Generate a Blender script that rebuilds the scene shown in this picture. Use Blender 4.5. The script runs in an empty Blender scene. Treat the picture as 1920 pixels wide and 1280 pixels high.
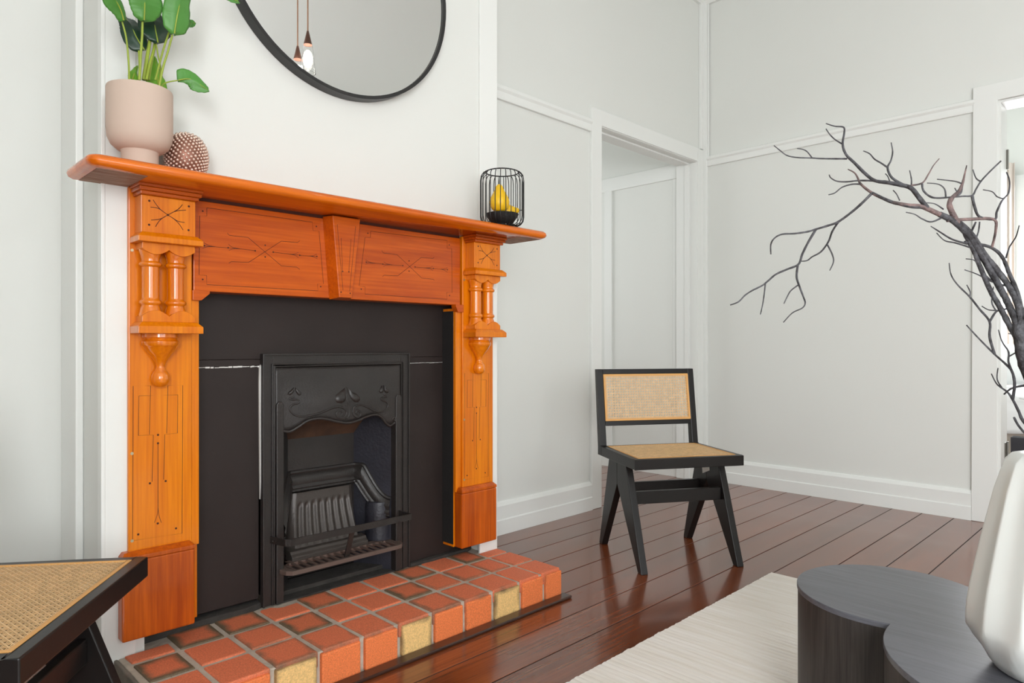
import bpy, bmesh, math, random
from mathutils import Vector, noise as mnoise
random.seed(7)
PI = math.pi
S2 = math.sqrt(2)
C = bpy.context.scene.collection
scn = bpy.context.scene

# ------------------------------------------------------------ camera
cam_d = bpy.data.cameras.new('camera'); cam = bpy.data.objects.new('camera', cam_d); C.objects.link(cam)
cam.location = (0, 0, .92); cam.rotation_euler = (PI/2, 0, -PI/4)
cam_d.sensor_width = 36; cam_d.lens = 24; cam_d.shift_y = 7/1920; cam_d.clip_start = .02
scn.camera = cam
# ------------------------------------------------------------ world and light
w = bpy.data.worlds.new('sky'); scn.world = w; w.use_nodes = True
w.node_tree.nodes['Background'].inputs[0].default_value = (.86, .93, 1, 1)
w.node_tree.nodes['Background'].inputs[1].default_value = 2.0
scn.view_settings.view_transform = 'Standard'
scn.view_settings.look = 'None'; scn.view_settings.gamma = 1; scn.view_settings.use_curve_mapping = False
scn.view_settings.exposure = 0.2
def area(name, loc, rot, sx, sy, power, col=(.965, .975, 1)):
    l = bpy.data.lights.new(name, 'AREA'); l.shape = 'RECTANGLE'; l.size = sx; l.size_y = sy
    l.energy = power; l.color = col
    o = bpy.data.objects.new(name, l); C.objects.link(o); o.location = loc; o.rotation_euler = rot
    return o
# daylight standing in the window openings of the room behind the camera
area('window_daylight', (-.15, -2.98, 1.45), (PI/2, 0, 0), .45, 2.1, 14)
area('window_daylight', (1.0, -2.98, 1.65), (PI/2, 0, 0), 1.0, 1.8, 14)
area('window_daylight', (-1.47, -2.05, 1.55), (PI/2, 0, -PI/2), 1.7, 1.8, 122)
area('bedroom_daylight', (7.72, .5, 1.65), (PI/2, 0, PI/2), 1.3, 1.5, 100)
area('hall_fill', (3.3, 4.9, 1.7), (PI/2, 0, PI), 1.2, 1.4, 20)  # added fill lamp, out of view; the hall has no window

# ------------------------------------------------------------ materials
M = {}
def mat(name, col, rough=.5, metal=0, bump=0, bscale=60, var=0, vscale=8, coat=0, emit=None, estr=0, spec=None, vcol=None, stretch=(1, 1, 1), trans=0, ior=None):
    m = bpy.data.materials.new(name); m.use_nodes = True
    nt = m.node_tree; N = nt.nodes; L = nt.links; b = N['Principled BSDF']
    b.inputs['Base Color'].default_value = (*col, 1); b.inputs['Roughness'].default_value = rough
    b.inputs['Metallic'].default_value = metal; b.inputs['Coat Weight'].default_value = coat
    b.inputs['Coat Roughness'].default_value = .12
    if spec is not None: b.inputs['Specular IOR Level'].default_value = spec
    if trans: b.inputs['Transmission Weight'].default_value = trans
    if ior: b.inputs['IOR'].default_value = ior
    if emit: b.inputs['Emission Color'].default_value = (*emit, 1); b.inputs['Emission Strength'].default_value = estr
    tc = N.new('ShaderNodeTexCoord'); mp = N.new('ShaderNodeMapping'); mp.inputs['Scale'].default_value = stretch
    L.new(tc.outputs['Object'], mp.inputs['Vector'])
    if var:
        n = N.new('ShaderNodeTexNoise'); n.inputs['Scale'].default_value = vscale; n.inputs['Detail'].default_value = 6
        L.new(mp.outputs[0], n.inputs['Vector'])
        r = N.new('ShaderNodeValToRGB'); r.color_ramp.elements[0].position = .35; r.color_ramp.elements[1].position = .68
        c2 = vcol or tuple(c*(1-var) for c in col)
        r.color_ramp.elements[0].color = (*c2, 1); r.color_ramp.elements[1].color = (*col, 1)
        L.new(n.outputs['Fac'], r.inputs[0]); L.new(r.outputs[0], b.inputs['Base Color'])
    if bump:
        n2 = N.new('ShaderNodeTexNoise'); n2.inputs['Scale'].default_value = bscale; n2.inputs['Detail'].default_value = 5
        L.new(mp.outputs[0], n2.inputs['Vector'])
        bp = N.new('ShaderNodeBump'); bp.inputs['Strength'].default_value = bump; bp.inputs['Distance'].default_value = .003
        L.new(n2.outputs['Fac'], bp.inputs['Height']); L.new(bp.outputs[0], b.inputs['Normal'])
    M[name] = m; return m

def srgb(r, g, b):
    f = lambda c: (c/255/12.92 if c/255 <= .04045 else ((c/255+.055)/1.055)**2.4)
    return (f(r), f(g), f(b))

def wood(name, light, dark, axis, rough=.3, coat=.3, fine=1.0, rnd=0, streak=.5):
    m = bpy.data.materials.new(name); m.use_nodes = True
    nt = m.node_tree; N = nt.nodes; L = nt.links; b = N['Principled BSDF']
    tc = N.new('ShaderNodeTexCoord'); mp = N.new('ShaderNodeMapping')
    s = [9*fine]*3; s['xyz'.index(axis)] = .9*fine; mp.inputs['Scale'].default_value = s
    L.new(tc.outputs['Object'], mp.inputs['Vector'])
    oi = N.new('ShaderNodeObjectInfo')
    if rnd:
        cx = N.new('ShaderNodeCombineXYZ')
        for i in range(3): L.new(oi.outputs['Random'], cx.inputs[i])
        vm = N.new('ShaderNodeVectorMath'); vm.operation = 'SCALE'; vm.inputs['Scale'].default_value = 9
        L.new(cx.outputs[0], vm.inputs[0]); L.new(vm.outputs[0], mp.inputs['Location'])
    n = N.new('ShaderNodeTexNoise'); n.inputs['Scale'].default_value = 1.6; n.inputs['Detail'].default_value = 8; n.inputs['Distortion'].default_value = .8
    n.inputs['Roughness'].default_value = .62
    L.new(mp.outputs[0], n.inputs['Vector'])
    mp2 = N.new('ShaderNodeMapping'); s2 = [90*fine]*3; s2['xyz'.index(axis)] = 2.4*fine; mp2.inputs['Scale'].default_value = s2
    L.new(tc.outputs['Object'], mp2.inputs['Vector'])
    n2 = N.new('ShaderNodeTexNoise'); n2.inputs['Scale'].default_value = 1.5; n2.inputs['Detail'].default_value = 4
    L.new(mp2.outputs[0], n2.inputs['Vector'])
    mx = N.new('ShaderNodeMix'); mx.inputs['Factor'].default_value = .42
    L.new(n.outputs['Fac'], mx.inputs['A']); L.new(n2.outputs['Fac'], mx.inputs['B'])
    r = N.new('ShaderNodeValToRGB'); e = r.color_ramp.elements
    e[0].position = .36; e[0].color = (*dark, 1); e[1].position = .62; e[1].color = (*light, 1)
    L.new(mx.outputs['Result'], r.inputs[0])
    last = r.outputs[0]
    if rnd:
        hs = N.new('ShaderNodeHueSaturation'); mr = N.new('ShaderNodeMapRange')
        mr.inputs['To Min'].default_value = 1-rnd; mr.inputs['To Max'].default_value = 1+rnd
        L.new(oi.outputs['Random'], mr.inputs['Value']); L.new(mr.outputs[0], hs.inputs['Value']); L.new(last, hs.inputs['Color']); last = hs.outputs[0]
    L.new(last, b.inputs['Base Color'])
    b.inputs['Roughness'].default_value = rough; b.inputs['Coat Weight'].default_value = coat; b.inputs['Coat Roughness'].default_value = .1; b.inputs['Specular IOR Level'].default_value = .5 if name.startswith('floor') else .3
    bp = N.new('ShaderNodeBump'); bp.inputs['Strength'].default_value = .01 if name.startswith('floor') else .1; bp.inputs['Distance'].default_value = .001
    L.new(mx.outputs['Result'], bp.inputs['Height'])
    if not name.startswith('floor'): L.new(bp.outputs[0], b.inputs['Normal'])
    M[name] = m; return m

def brick_mat(name, core, edge, lo, hi):
    m = bpy.data.materials.new(name); m.use_nodes = True
    nt = m.node_tree; N = nt.nodes; L = nt.links; b = N['Principled BSDF']
    tc = N.new('ShaderNodeTexCoord'); oi = N.new('ShaderNodeObjectInfo')
    sb = N.new('ShaderNodeVectorMath'); sb.operation = 'SUBTRACT'; sb.inputs[1].default_value = (.5, .5, .5)
    L.new(tc.outputs['Generated'], sb.inputs[0])
    sx = N.new('ShaderNodeSeparateXYZ'); L.new(sb.outputs[0], sx.inputs[0])
    def mth(op, a, bb=None, v=None):
        k = N.new('ShaderNodeMath'); k.operation = op; L.new(a, k.inputs[0])
        if bb is not None: L.new(bb, k.inputs[1])
        if v is not None: k.inputs[1].default_value = v
        return k.outputs[0]
    ax = mth('ABSOLUTE', sx.outputs[0]); ay = mth('ABSOLUTE', sx.outputs[1 if name in ('brick_top', 'brick_fired') else 2])
    mxx = mth('MAXIMUM', ax, ay)
    nz = N.new('ShaderNodeTexNoise'); nz.inputs['Scale'].default_value = 26; nz.inputs['Detail'].default_value = 5
    L.new(tc.outputs['Object'], nz.inputs['Vector'])
    nzs = mth('MULTIPLY', nz.outputs['Fac'], v=.28)
    sm = mth('ADD', mxx, nzs)
    rn = mth('MULTIPLY', oi.outputs['Random'], v=hi-lo)
    rn = mth('ADD', rn, v=lo)
    df = mth('SUBTRACT', sm, rn)
    fac = mth('MULTIPLY', df, v=5.5)
    r = N.new('ShaderNodeMix'); r.data_type = 'RGBA'; r.inputs['A'].default_value = (*core, 1); r.inputs['B'].default_value = (*edge, 1)
    cl = N.new('ShaderNodeClamp'); L.new(fac, cl.inputs[0]); L.new(cl.outputs[0], r.inputs['Factor'])
    sp = N.new('ShaderNodeTexNoise'); sp.inputs['Scale'].default_value = 260; sp.inputs['Detail'].default_value = 3
    L.new(tc.outputs['Object'], sp.inputs['Vector'])
    rr = N.new('ShaderNodeMapRange'); rr.inputs['From Min'].default_value = .3; rr.inputs['From Max'].default_value = .75; rr.inputs['To Min'].default_value = .78; rr.inputs['To Max'].default_value = 1.18
    L.new(sp.outputs['Fac'], rr.inputs['Value'])
    hs = N.new('ShaderNodeHueSaturation'); L.new(rr.outputs[0], hs.inputs['Value']); L.new(r.outputs['Result'], hs.inputs['Color'])
    L.new(hs.outputs[0], b.inputs['Base Color']); b.inputs['Roughness'].default_value = .7
    bp = N.new('ShaderNodeBump'); bp.inputs['Strength'].default_value = .5; bp.inputs['Distance'].default_value = .0015
    L.new(sp.outputs['Fac'], bp.inputs['Height']); L.new(bp.outputs[0], b.inputs['Normal'])
    M[name] = m; return m

mat('wall', srgb(228, 230, 225), .55, bump=.05, bscale=90)
mat('trim', srgb(236, 238, 234), .35, bump=.03, bscale=120)
mat('ceil', srgb(226, 230, 227), .7, bump=.25, bscale=60)
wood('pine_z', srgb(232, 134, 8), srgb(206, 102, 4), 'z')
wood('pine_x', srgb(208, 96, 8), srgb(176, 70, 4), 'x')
wood('pine_turned', srgb(236, 132, 10), srgb(208, 102, 4), 'z', rough=.16, coat=1)
wood('pine_shelf', srgb(228, 116, 14), srgb(194, 84, 6), 'x', rough=.22, coat=.6)
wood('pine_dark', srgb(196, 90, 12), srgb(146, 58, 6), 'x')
wood('pine_plinth', srgb(206, 96, 8), srgb(158, 62, 4), 'z', rough=.35)
mat('shelf_under', srgb(128, 76, 50), .7, bump=.6, bscale=30, var=.45, vscale=14, vcol=srgb(176, 150, 130), stretch=(1, 9, 3))
mat('groove', srgb(70, 28, 12), .8)
mat('screw', srgb(190, 180, 150), .35, metal=.9)
mat('blackpaint', srgb(46, 38, 36), .5, bump=.15, bscale=70, var=.2, vscale=5, spec=.3)
mat('iron', srgb(46, 42, 40), .38, bump=.3, bscale=160, var=.25, vscale=12, spec=.5)
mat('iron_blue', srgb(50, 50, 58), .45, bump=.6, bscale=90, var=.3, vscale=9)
mat('rust', srgb(84, 58, 40), .8, bump=.9, bscale=50, var=.45, vscale=14)
mat('grate', srgb(104, 88, 80), .55, bump=.3, bscale=120, metal=.3)
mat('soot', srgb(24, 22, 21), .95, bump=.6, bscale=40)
mat('ash', srgb(62, 58, 54), .95, bump=.8, bscale=60, var=.35, vscale=30)
mat('plaster_white', srgb(225, 225, 220), .8)
mat('mortar', srgb(196, 184, 168), .9, bump=.8, bscale=120, var=.2, vscale=30)
mat('cement', srgb(128, 120, 108), .9, bump=.8, bscale=60, var=.3, vscale=12)
brick_mat('brick_top', srgb(222, 120, 82), srgb(118, 96, 76), .49, .66)
brick_mat('brick_fired', srgb(214, 116, 78), srgb(106, 90, 68), .40, .48)
brick_mat('brick_front', srgb(236, 126, 70), srgb(134, 92, 58), .58, .72)
brick_mat('brick_yellow', srgb(238, 196, 128), srgb(120, 98, 66), .5, .56)
wood('floor', srgb(134, 70, 38), srgb(96, 46, 24), 'x', rough=.22, coat=.5, fine=.8, rnd=.16)
wood('floor_strip', srgb(66, 40, 30), srgb(38, 24, 20), 'x', rough=.3)
mat('underfloor', srgb(14, 10, 9), .95)
mat('blackwood', srgb(24, 21, 20), .36, bump=.06, bscale=60, spec=.35)
mat('cane', srgb(236, 198, 146), .5, var=.22, vscale=60)
mat('cane_edge', srgb(222, 166, 96), .5)
wood('tabletop', srgb(96, 97, 104), srgb(76, 77, 84), 'y', rough=.34, coat=.2, fine=2.2)
wood('tableside', srgb(66, 60, 57), srgb(42, 38, 36), 'z', rough=.5, coat=.0, fine=2.2)
mat('rug', srgb(252, 247, 240), .95, bump=.7, bscale=220, var=.1, vscale=6, vcol=srgb(242, 235, 224), stretch=(8, .6, 1))
mat('vase', srgb(236, 240, 236), .3, coat=.3)
mat('branch', srgb(92, 92, 96), .7, bump=.9, bscale=260, var=.5, vscale=75, vcol=srgb(42, 40, 42))
mat('branch_pale', srgb(140, 116, 112), .7, bump=.9, bscale=260, var=.5, vscale=60, vcol=srgb(70, 62, 62))
mat('pot', srgb(206, 184, 168), .75, bump=.05)
mat('soil', srgb(60, 45, 32), .95, bump=.8)
mat('leaf', srgb(84, 148, 62), .42, var=.2, vscale=10)
mat('leaf_bright', srgb(112, 172, 40), .42, var=.2, vscale=10)
mat('leaf_dark', srgb(34, 66, 46), .35, var=.3, vscale=10)
mat('stem', srgb(158, 178, 60), .5, var=.2, vscale=30)
mat('copper', srgb(232, 206, 190), .2, metal=.6)
mat('copper_base', srgb(136, 92, 76), .4, metal=.5)
mat('blackwire', srgb(30, 30, 30), .35, metal=.4)
mat('blackbowl', srgb(22, 22, 22), .6, bump=1, bscale=200)
mat('pear', srgb(250, 200, 26), .42, var=.1, vscale=20)
mat('mirror', (.86, .87, .86), .015, metal=1)
mat('frame_black', srgb(34, 34, 34), .35)
mat('cord', srgb(190, 140, 110), .6)
mat('copperbrown', srgb(110, 74, 60), .4, metal=.3)
mat('lampglass', (1, 1, 1), .05, trans=1, ior=1.3)
mat('bulb', (1, 1, 1), .4, emit=(1, .93, .82), estr=60)
mat('linen', srgb(232, 233, 232), .9, bump=.6, bscale=18)
mat('sheet', srgb(216, 208, 196), .9, bump=.5, bscale=18)
mat('curtain', srgb(240, 228, 218), .9)
mat('navywood', srgb(36, 36, 42), .5)
mat('hinge', srgb(120, 118, 112), .35, metal=.9)
mat('tag', srgb(224, 222, 216), .8)
mat('tagprint', srgb(120, 118, 116), .8)
mat('glass', (1, 1, 1), .0, trans=1, ior=1.01)
mat('throw', srgb(46, 40, 40), .95, bump=1, bscale=120)

# ------------------------------------------------------------ mesh helpers
class MB:
    def __init__(s): s.v = []; s.f = []
    def add(s, vs, fs):
        o = len(s.v); s.v += [tuple(p) for p in vs]; s.f += [tuple(i+o for i in f) for f in fs]; return s
    def box(s, x0, x1, y0, y1, z0, z1):
        return s.add([(x0, y0, z0), (x1, y0, z0), (x1, y1, z0), (x0, y1, z0), (x0, y0, z1), (x1, y0, z1), (x1, y1, z1), (x0, y1, z1)],
                     [(0, 3, 2, 1), (4, 5, 6, 7), (0, 1, 5, 4), (1, 2, 6, 5), (2, 3, 7, 6), (3, 0, 4, 7)])
    def prism(s, pts, axis, a, b):
        n = len(pts)
        def P(p, t):
            return {'x': (t, p[0], p[1]), 'y': (p[0], t, p[1]), 'z': (p[0], p[1], t)}[axis]
        return s.add([P(p, a) for p in pts]+[P(p, b) for p in pts],
                     [tuple(range(n))[::-1], tuple(range(n, 2*n))]+[(i, (i+1) % n, n+(i+1) % n, n+i) for i in range(n)])
    def lathe(s, cx, cy, prof, n=32, fn=None, sy=1):
        vs = []; fs = []; m = len(prof)
        for i in range(n):
            a = 2*PI*i/n
            for r, z in prof:
                k = fn(a, z) if fn else 1
                vs.append((cx+r*k*math.cos(a), cy+sy*r*k*math.sin(a), z))
        for i in range(n):
            j = (i+1) % n
            for q in range(m-1): fs.append((i*m+q, j*m+q, j*m+q+1, i*m+q+1))
        return s.add(vs, fs)
    def tube(s, pts, rad, n=8, cap=True):
        pts = [Vector(p) for p in pts]; m = len(pts)
        if not hasattr(rad, '__len__'): rad = [rad]*m
        vs = []; up = None
        for i, p in enumerate(pts):
            t = (pts[min(i+1, m-1)]-pts[max(i-1, 0)]).normalized()
            if up is None:
                up = Vector((0, 0, 1)) if abs(t.z) < .9 else Vector((1, 0, 0))
            a = (up-t*up.dot(t)).normalized(); up = a; b = t.cross(a)
            for k in range(n):
                th = 2*PI*k/n; vs.append(p+(a*math.cos(th)+b*math.sin(th))*rad[i])
        fs = [(i*n+k, i*n+(k+1) % n, (i+1)*n+(k+1) % n, (i+1)*n+k) for i in range(m-1) for k in range(n)]
        if cap: fs += [tuple(range(n))[::-1], tuple(range((m-1)*n, m*n))]
        return s.add(vs, fs)
    def grid(s, fn, nu, nv):
        vs = [fn(i/nu, j/nv) for i in range(nu+1) for j in range(nv+1)]
        return s.add(vs, [(i*(nv+1)+j, (i+1)*(nv+1)+j, (i+1)*(nv+1)+j+1, i*(nv+1)+j+1) for i in range(nu) for j in range(nv)])
    def ball(s, c, r, n=10, m=6, sz=1):
        prof = [(max(1e-4, r*math.sin(PI*j/m)), c[2]-r*sz*math.cos(PI*j/m)) for j in range(m+1)]
        return s.lathe(c[0], c[1], prof, n)

def base_off(p):
    o = Vector((0, 0, 0))
    while p is not None:
        if p.get('_local'): return Vector((0, 0, 0))
        o += Vector(p.location); p = p.parent
    return o
def obj(name, mb, m, parent=None, bev=0, smooth=False, loc=None, solid=0, label=None, kind=None, seg=2, sub=0):
    me = bpy.data.meshes.new(name)
    off = base_off(parent)
    if loc is not None and parent is None: off = Vector(loc)
    bm = bmesh.new()
    vs = [bm.verts.new(Vector(v)-off) for v in mb.v]
    for f in mb.f:
        try: bm.faces.new([vs[i] for i in f])
        except ValueError: pass
    bmesh.ops.remove_doubles(bm, verts=bm.verts, dist=1e-5)
    if not solid: bmesh.ops.recalc_face_normals(bm, faces=bm.faces)
    if bev:
        es = [e for e in bm.edges if len(e.link_faces) == 2 and e.calc_face_angle(0) > .5]
        bmesh.ops.bevel(bm, geom=es, offset=bev, segments=seg, profile=.5, affect='EDGES', clamp_overlap=True)
    bm.to_mesh(me); bm.free()
    if smooth:
        for p in me.polygons: p.use_smooth = True
        if hasattr(me, 'set_sharp_from_angle'): me.set_sharp_from_angle(angle=math.radians(smooth if smooth > 1 else 50))
    me.materials.append(M[m] if isinstance(m, str) else m)
    o = bpy.data.objects.new(name, me); C.objects.link(o)
    if parent is not None: o.parent = parent
    elif loc is not None: o.location = loc
    if solid:
        md = o.modifiers.new('thickness', 'SOLIDIFY'); md.thickness = solid; md.offset = 0
    if sub:
        md = o.modifiers.new('smooth', 'SUBSURF'); md.levels = sub; md.render_levels = sub
    if label: o['label'] = label
    if kind: o['kind'] = kind
    return o
def tag(o, label, cat, group=None):
    o['label'] = label; o['category'] = cat
    if group: o['group'] = group
    return o
def thing(name, label, cat, loc=(0, 0, 0), rotz=0, group=None, local=False):
    o = bpy.data.objects.new(name, None); C.objects.link(o); o.location = loc; o.rotation_euler = (0, 0, rotz)
    o.empty_display_size = .05
    if local: o['_local'] = True
    if label: tag(o, label, cat, group)
    return o
def struct(name, mb=None, m=None, **k):
    if mb is None:
        o = thing(name, None, None, k.get('loc', (0, 0, 0)))
    else: o = obj(name, mb, m, **k)
    o['kind'] = 'structure'; return o

# a measured point of a flat face (given in the photograph's survey frame) laid on the plane Y=const or at depth d
def onY(x, y, Y):
    t = (x-960)/1280; d = Y*S2/(1-t)
    return Vector((d*(1+t)/S2, Y, .92-(y-647)*d/1280))
def atD(x, y, d):
    t = (x-960)/1280
    return Vector((d*(1+t)/S2, d*(1-t)/S2, .92-(y-647)*d/1280))
def smooth_line(pts, k=6):
    pts = [Vector(p) for p in pts]
    if len(pts) < 3: 
        return [pts[0].lerp(pts[1], i/k) for i in range(k+1)]
    out = []
    for i in range(len(pts)-1):
        p0 = pts[max(i-1, 0)]; p1 = pts[i]; p2 = pts[i+1]; p3 = pts[min(i+2, len(pts)-1)]
        for j in range(k):
            t = j/k
            out.append(.5*((2*p1)+(-p0+p2)*t+(2*p0-5*p1+4*p2-p3)*t*t+(-p0+3*p1-3*p2+p3)*t*t*t))
    out.append(pts[-1]); return out

# ------------------------------------------------------------ setting
XL, XR, YB, YF, ZC = -1.5, 4.26, -3.0, 2.4, 3.35
# floors of separate boards
def boards(root, x0, x1, ylist, mname='floor'):
    sm = MB()
    for y in ylist[1:-1]: sm.box(x0, x1, y-.0020, y+.0020, -.02, -.0014)
    obj('seam_filler', sm, 'underfloor', root, kind='stuff')
    for a, b in zip(ylist[:-1], ylist[1:]):
        obj('floor_board', MB().box(x0, x1, a+.0022, b-.0022, -.022, random.uniform(-.0005, 0)), mname, root, bev=.0007, seg=1)
fl = struct('floor')
ys = [.608+.1495*k for k in range(-24, 13)]
boards(fl, XL, XR+.15, ys)
obj('subfloor', MB().box(XL, XR+.15, YB, YF+.15, -.06, -.024), 'underfloor', fl)
fl2 = struct('floor_hall')
boards(fl2, 2.4, 4.3, [ys[-1]+.1495*k for k in range(0, 18)])
obj('subfloor', MB().box(2.4, 4.3, YF+.15, 5.1, -.06, -.024), 'underfloor', fl2)
fl3 = struct('floor_bedroom')
boards(fl3, XR+.153, 7.8, [.608+.1495*k for k in range(-20, 14)])
obj('subfloor', MB().box(XR+.153, 7.8, -2.6, 2.6, -.06, -.024), 'underfloor', fl3)
for n, (x0, x1, y0, y1) in dict(ceiling=(XL-.15, XR+.15, YB-.15, YF+.15), ceiling_hall=(2.25, 4.36, YF+.16, 5.15), ceiling_bedroom=(XR+.16, 7.95, -2.75, 2.75)).items():
    struct(n, MB().box(x0, x1, y0, y1, ZC, ZC+.08), 'ceil')

def wall_with_hole(mb, axis, c0, c1, a0, a1, holes, z0=0, z1=ZC):
    # wall slab between c0..c1 across, a0..a1 along, holes = [(a, b, z, z)]
    def bx(a, b, z, zz):
        if b-a < 1e-4 or zz-z < 1e-4: return
        if axis == 'x': mb.box(a, b, c0, c1, z, zz)
        else: mb.box(c0, c1, a, b, z, zz)
    cur = a0
    for a, b, z, zz in sorted(holes):
        bx(cur, a, z0, z1); bx(a, b, z0, z); bx(a, b, zz, z1); cur = b
    bx(cur, a1, z0, z1); return mb
struct('wall_back', wall_with_hole(MB(), 'x', YF, YF+.145, 1.9, XR, [(3.10, 4.163, 0, 2.166)]), 'wall')
struct('wall_recess', MB().box(XL, .504, YF, YF+.145, 0, ZC), 'wall')
struct('wall_right', wall_with_hole(MB(), 'y', XR, XR+.15, YB, YF+.145, [(-.16, .713, 0, 2.178)]), 'wall')
struct('wall_left', wall_with_hole(MB(), 'y', XL-.15, XL, YB, YF, [(-2.9, -1.2, .65, 2.45)]), 'wall')
struct('wall_front', wall_with_hole(MB(), 'x', YB-.15, YB, XL, XR, [(-.45, .15, .4, 2.5), (.5, 1.5, .75, 2.55)]), 'wall')
# chimney breast with the masonry opening for the fireplace
cb = MB()
cb.box(.504, .60, 2.0, 2.545, 0, ZC); cb.box(1.84, 1.90, 2.0, 2.545, 0, ZC); cb.box(.60, 1.84, 2.0, 2.545, 1.30, ZC)
struct('wall_chimney_breast', cb, 'wall')
struct('wall_fireplace_back', MB().box(.60, 1.84, 2.42, 2.545, 0, 1.30).box(.60, 1.84, 2.21, 2.42, 1.1, 1.30), 'soot')
# corner boards of the breast, recess trim
struct('trim_1', MB().box(.498, .576, 1.99, 2.0, 0, ZC).box(.494, .504, 1.988, 2.02, 0, ZC), 'trim', bev=.002)
struct('trim_2', MB().box(1.812, 1.906, 1.99, 2.0, 0, ZC), 'trim', bev=.002)
struct('trim_3', MB().box(.490, .504, 2.262, 2.4, 0, ZC).box(.484, .504, 2.2, 2.262, 0, ZC), 'trim', bev=.004)
# picture rails, baseboards
def rail(name, axis, c, sgn, a0, a1, z0, z1):
    pr = [(c, z0), (c+sgn*.016, z0), (c+sgn*.018, z0+.006), (c+sgn*.018, z0+(z1-z0)*.55), (c+sgn*.026, z0+(z1-z0)*.72), (c+sgn*.026, z1-.004), (c+sgn*.02, z1), (c, z1)]
    return struct(name, MB().prism(pr, axis, a0, a1), 'trim')
rail('trim_4', 'x', YF, -1, 1.9, 3.014, 2.116, 2.184)
rail('trim_5', 'y', XR, -1, .815, 2.36, 2.143, 2.208)
def skirt(name, axis, c, sgn, a0, a1, h=.158):
    pr = [(c, 0), (c+sgn*.024, 0), (c+sgn*.024, .07), (c+sgn*.018, .075), (c+sgn*.018, h-.02), (c+sgn*.01, h-.004), (c+sgn*.006, h), (c, h)]
    return struct(name, MB().prism(pr, axis, a0, a1), 'trim')
skirt('baseboard_back', 'x', YF, -1, 1.9, 3.014)
skirt('baseboard_right', 'y', XR, -1, .83, 2.36)
skirt('baseboard_recess', 'x', YF, -1, XL, .484)
skirt('baseboard_left', 'y', XL, 1, YB, YF)
# room corner cover strips and cornice
struct('trim_6', MB().box(4.206, XR, 2.378, 2.4, 2.26, ZC).box(4.236, 4.26, 2.357, 2.4, 0, ZC).box(4.246, 4.252, 2.345, 2.357, 2.2, ZC), 'trim', bev=.004)
co = MB()
cpr = [(0, 0), (-.02, 0), (-.03, .02), (-.05, .035), (-.075, .06), (-.095, .075), (-.105, .09), (-.105, .1), (0, .1)]
co.prism([(YF+a, 3.25+b) for a, b in cpr], 'x', 1.9, XR)
co.prism([(XR+a, 3.25+b) for a, b in cpr], 'y', YB, YF)
co.prism([(2.0+a, 3.25+b) for a, b in cpr], 'x', .504, 1.9)
struct('trim_7', co, 'trim')
# doorway to the hall: architrave, jamb, strike plate
ar = MB()
ar.box(3.016, 3.104, 2.382, 2.4, 0, 2.255).box(4.163, 4.236, 2.382, 2.4, 0, 2.255).box(3.104, 4.163, 2.382, 2.4, 2.166, 2.255)
d1 = struct('door_1', ar, 'trim', bev=.003)
jm = MB().box(3.101, 3.106, 2.39, 2.547, .0005, 2.166).box(4.160, 4.165, 2.39, 2.547, .0005, 2.166).box(3.106, 4.160, 2.39, 2.547, 2.162, 2.168)
jm.box(3.106, 3.116, 2.44, 2.478, .0005, 2.162).box(4.150, 4.160, 2.44, 2.478, .0005, 2.162).box(3.116, 4.150, 2.44, 2.478, 2.152, 2.162)
obj('door_jamb', jm, 'trim', d1, bev=.0015)
obj('strike_plate', MB().box(3.1055, 3.1085, 2.40, 2.43, .86, .94), 'frame_black', d1)
# doorway to the bedroom: architrave mitred at the top, jamb, hinges
ar = MB().prism([(.715, 0), (.83, 0), (.822, 2.268), (.715, 2.178)], 'x', 4.238, 4.26)
ar.prism([(-.16, 2.178), (.715, 2.178), (.822, 2.268), (-.26, 2.268)], 'x', 4.238, 4.26)
ar.prism([(-.26, 0), (-.16, 0), (-.16, 2.178), (-.26, 2.268)], 'x', 4.238, 4.26)
d2 = struct('door_2', ar, 'trim', bev=.003)
obj('door_jamb', MB().box(4.25, 4.41, .703, .718, 0, 2.178).box(4.25, 4.41, -.165, -.15, 0, 2.178).box(4.25, 4.41, -.15, .703, 2.165, 2.178), 'trim', d2, bev=.001)
for zc in (.36, 1.90):
    h = MB().box(4.345 if zc < 1 else 4.39, 4.395, .700, .7035, zc-.05, zc+.05).tube([(4.40, .698, zc-.052), (4.40, .698, zc+.052)], .005)
    obj('hinge', h, 'hinge', d2, label='grey metal hinge')
# hall walls
struct('wall_hall_right', MB().box(4.212, 4.36, YF+.145, 5.1, 0, ZC), 'wall')
struct('wall_hall_left', MB().box(2.25, 2.4, YF+.145, 5.1, 0, ZC), 'wall')
struct('wall_hall_end', MB().box(2.4, 4.212, 5.0, 5.15, 0, ZC), 'wall')
hp = MB().box(4.198, 4.212, 2.55, 4.9, 2.09, 2.19).box(4.198, 4.212, 3.13, 3.20, 0, 2.09).box(4.203, 4.212, 2.55, 2.60, 0, 2.09)
struct('trim_8', hp, 'trim', bev=.002)
skirt('baseboard_hall', 'y', 4.212, -1, 2.55, 4.9, .14)
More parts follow.
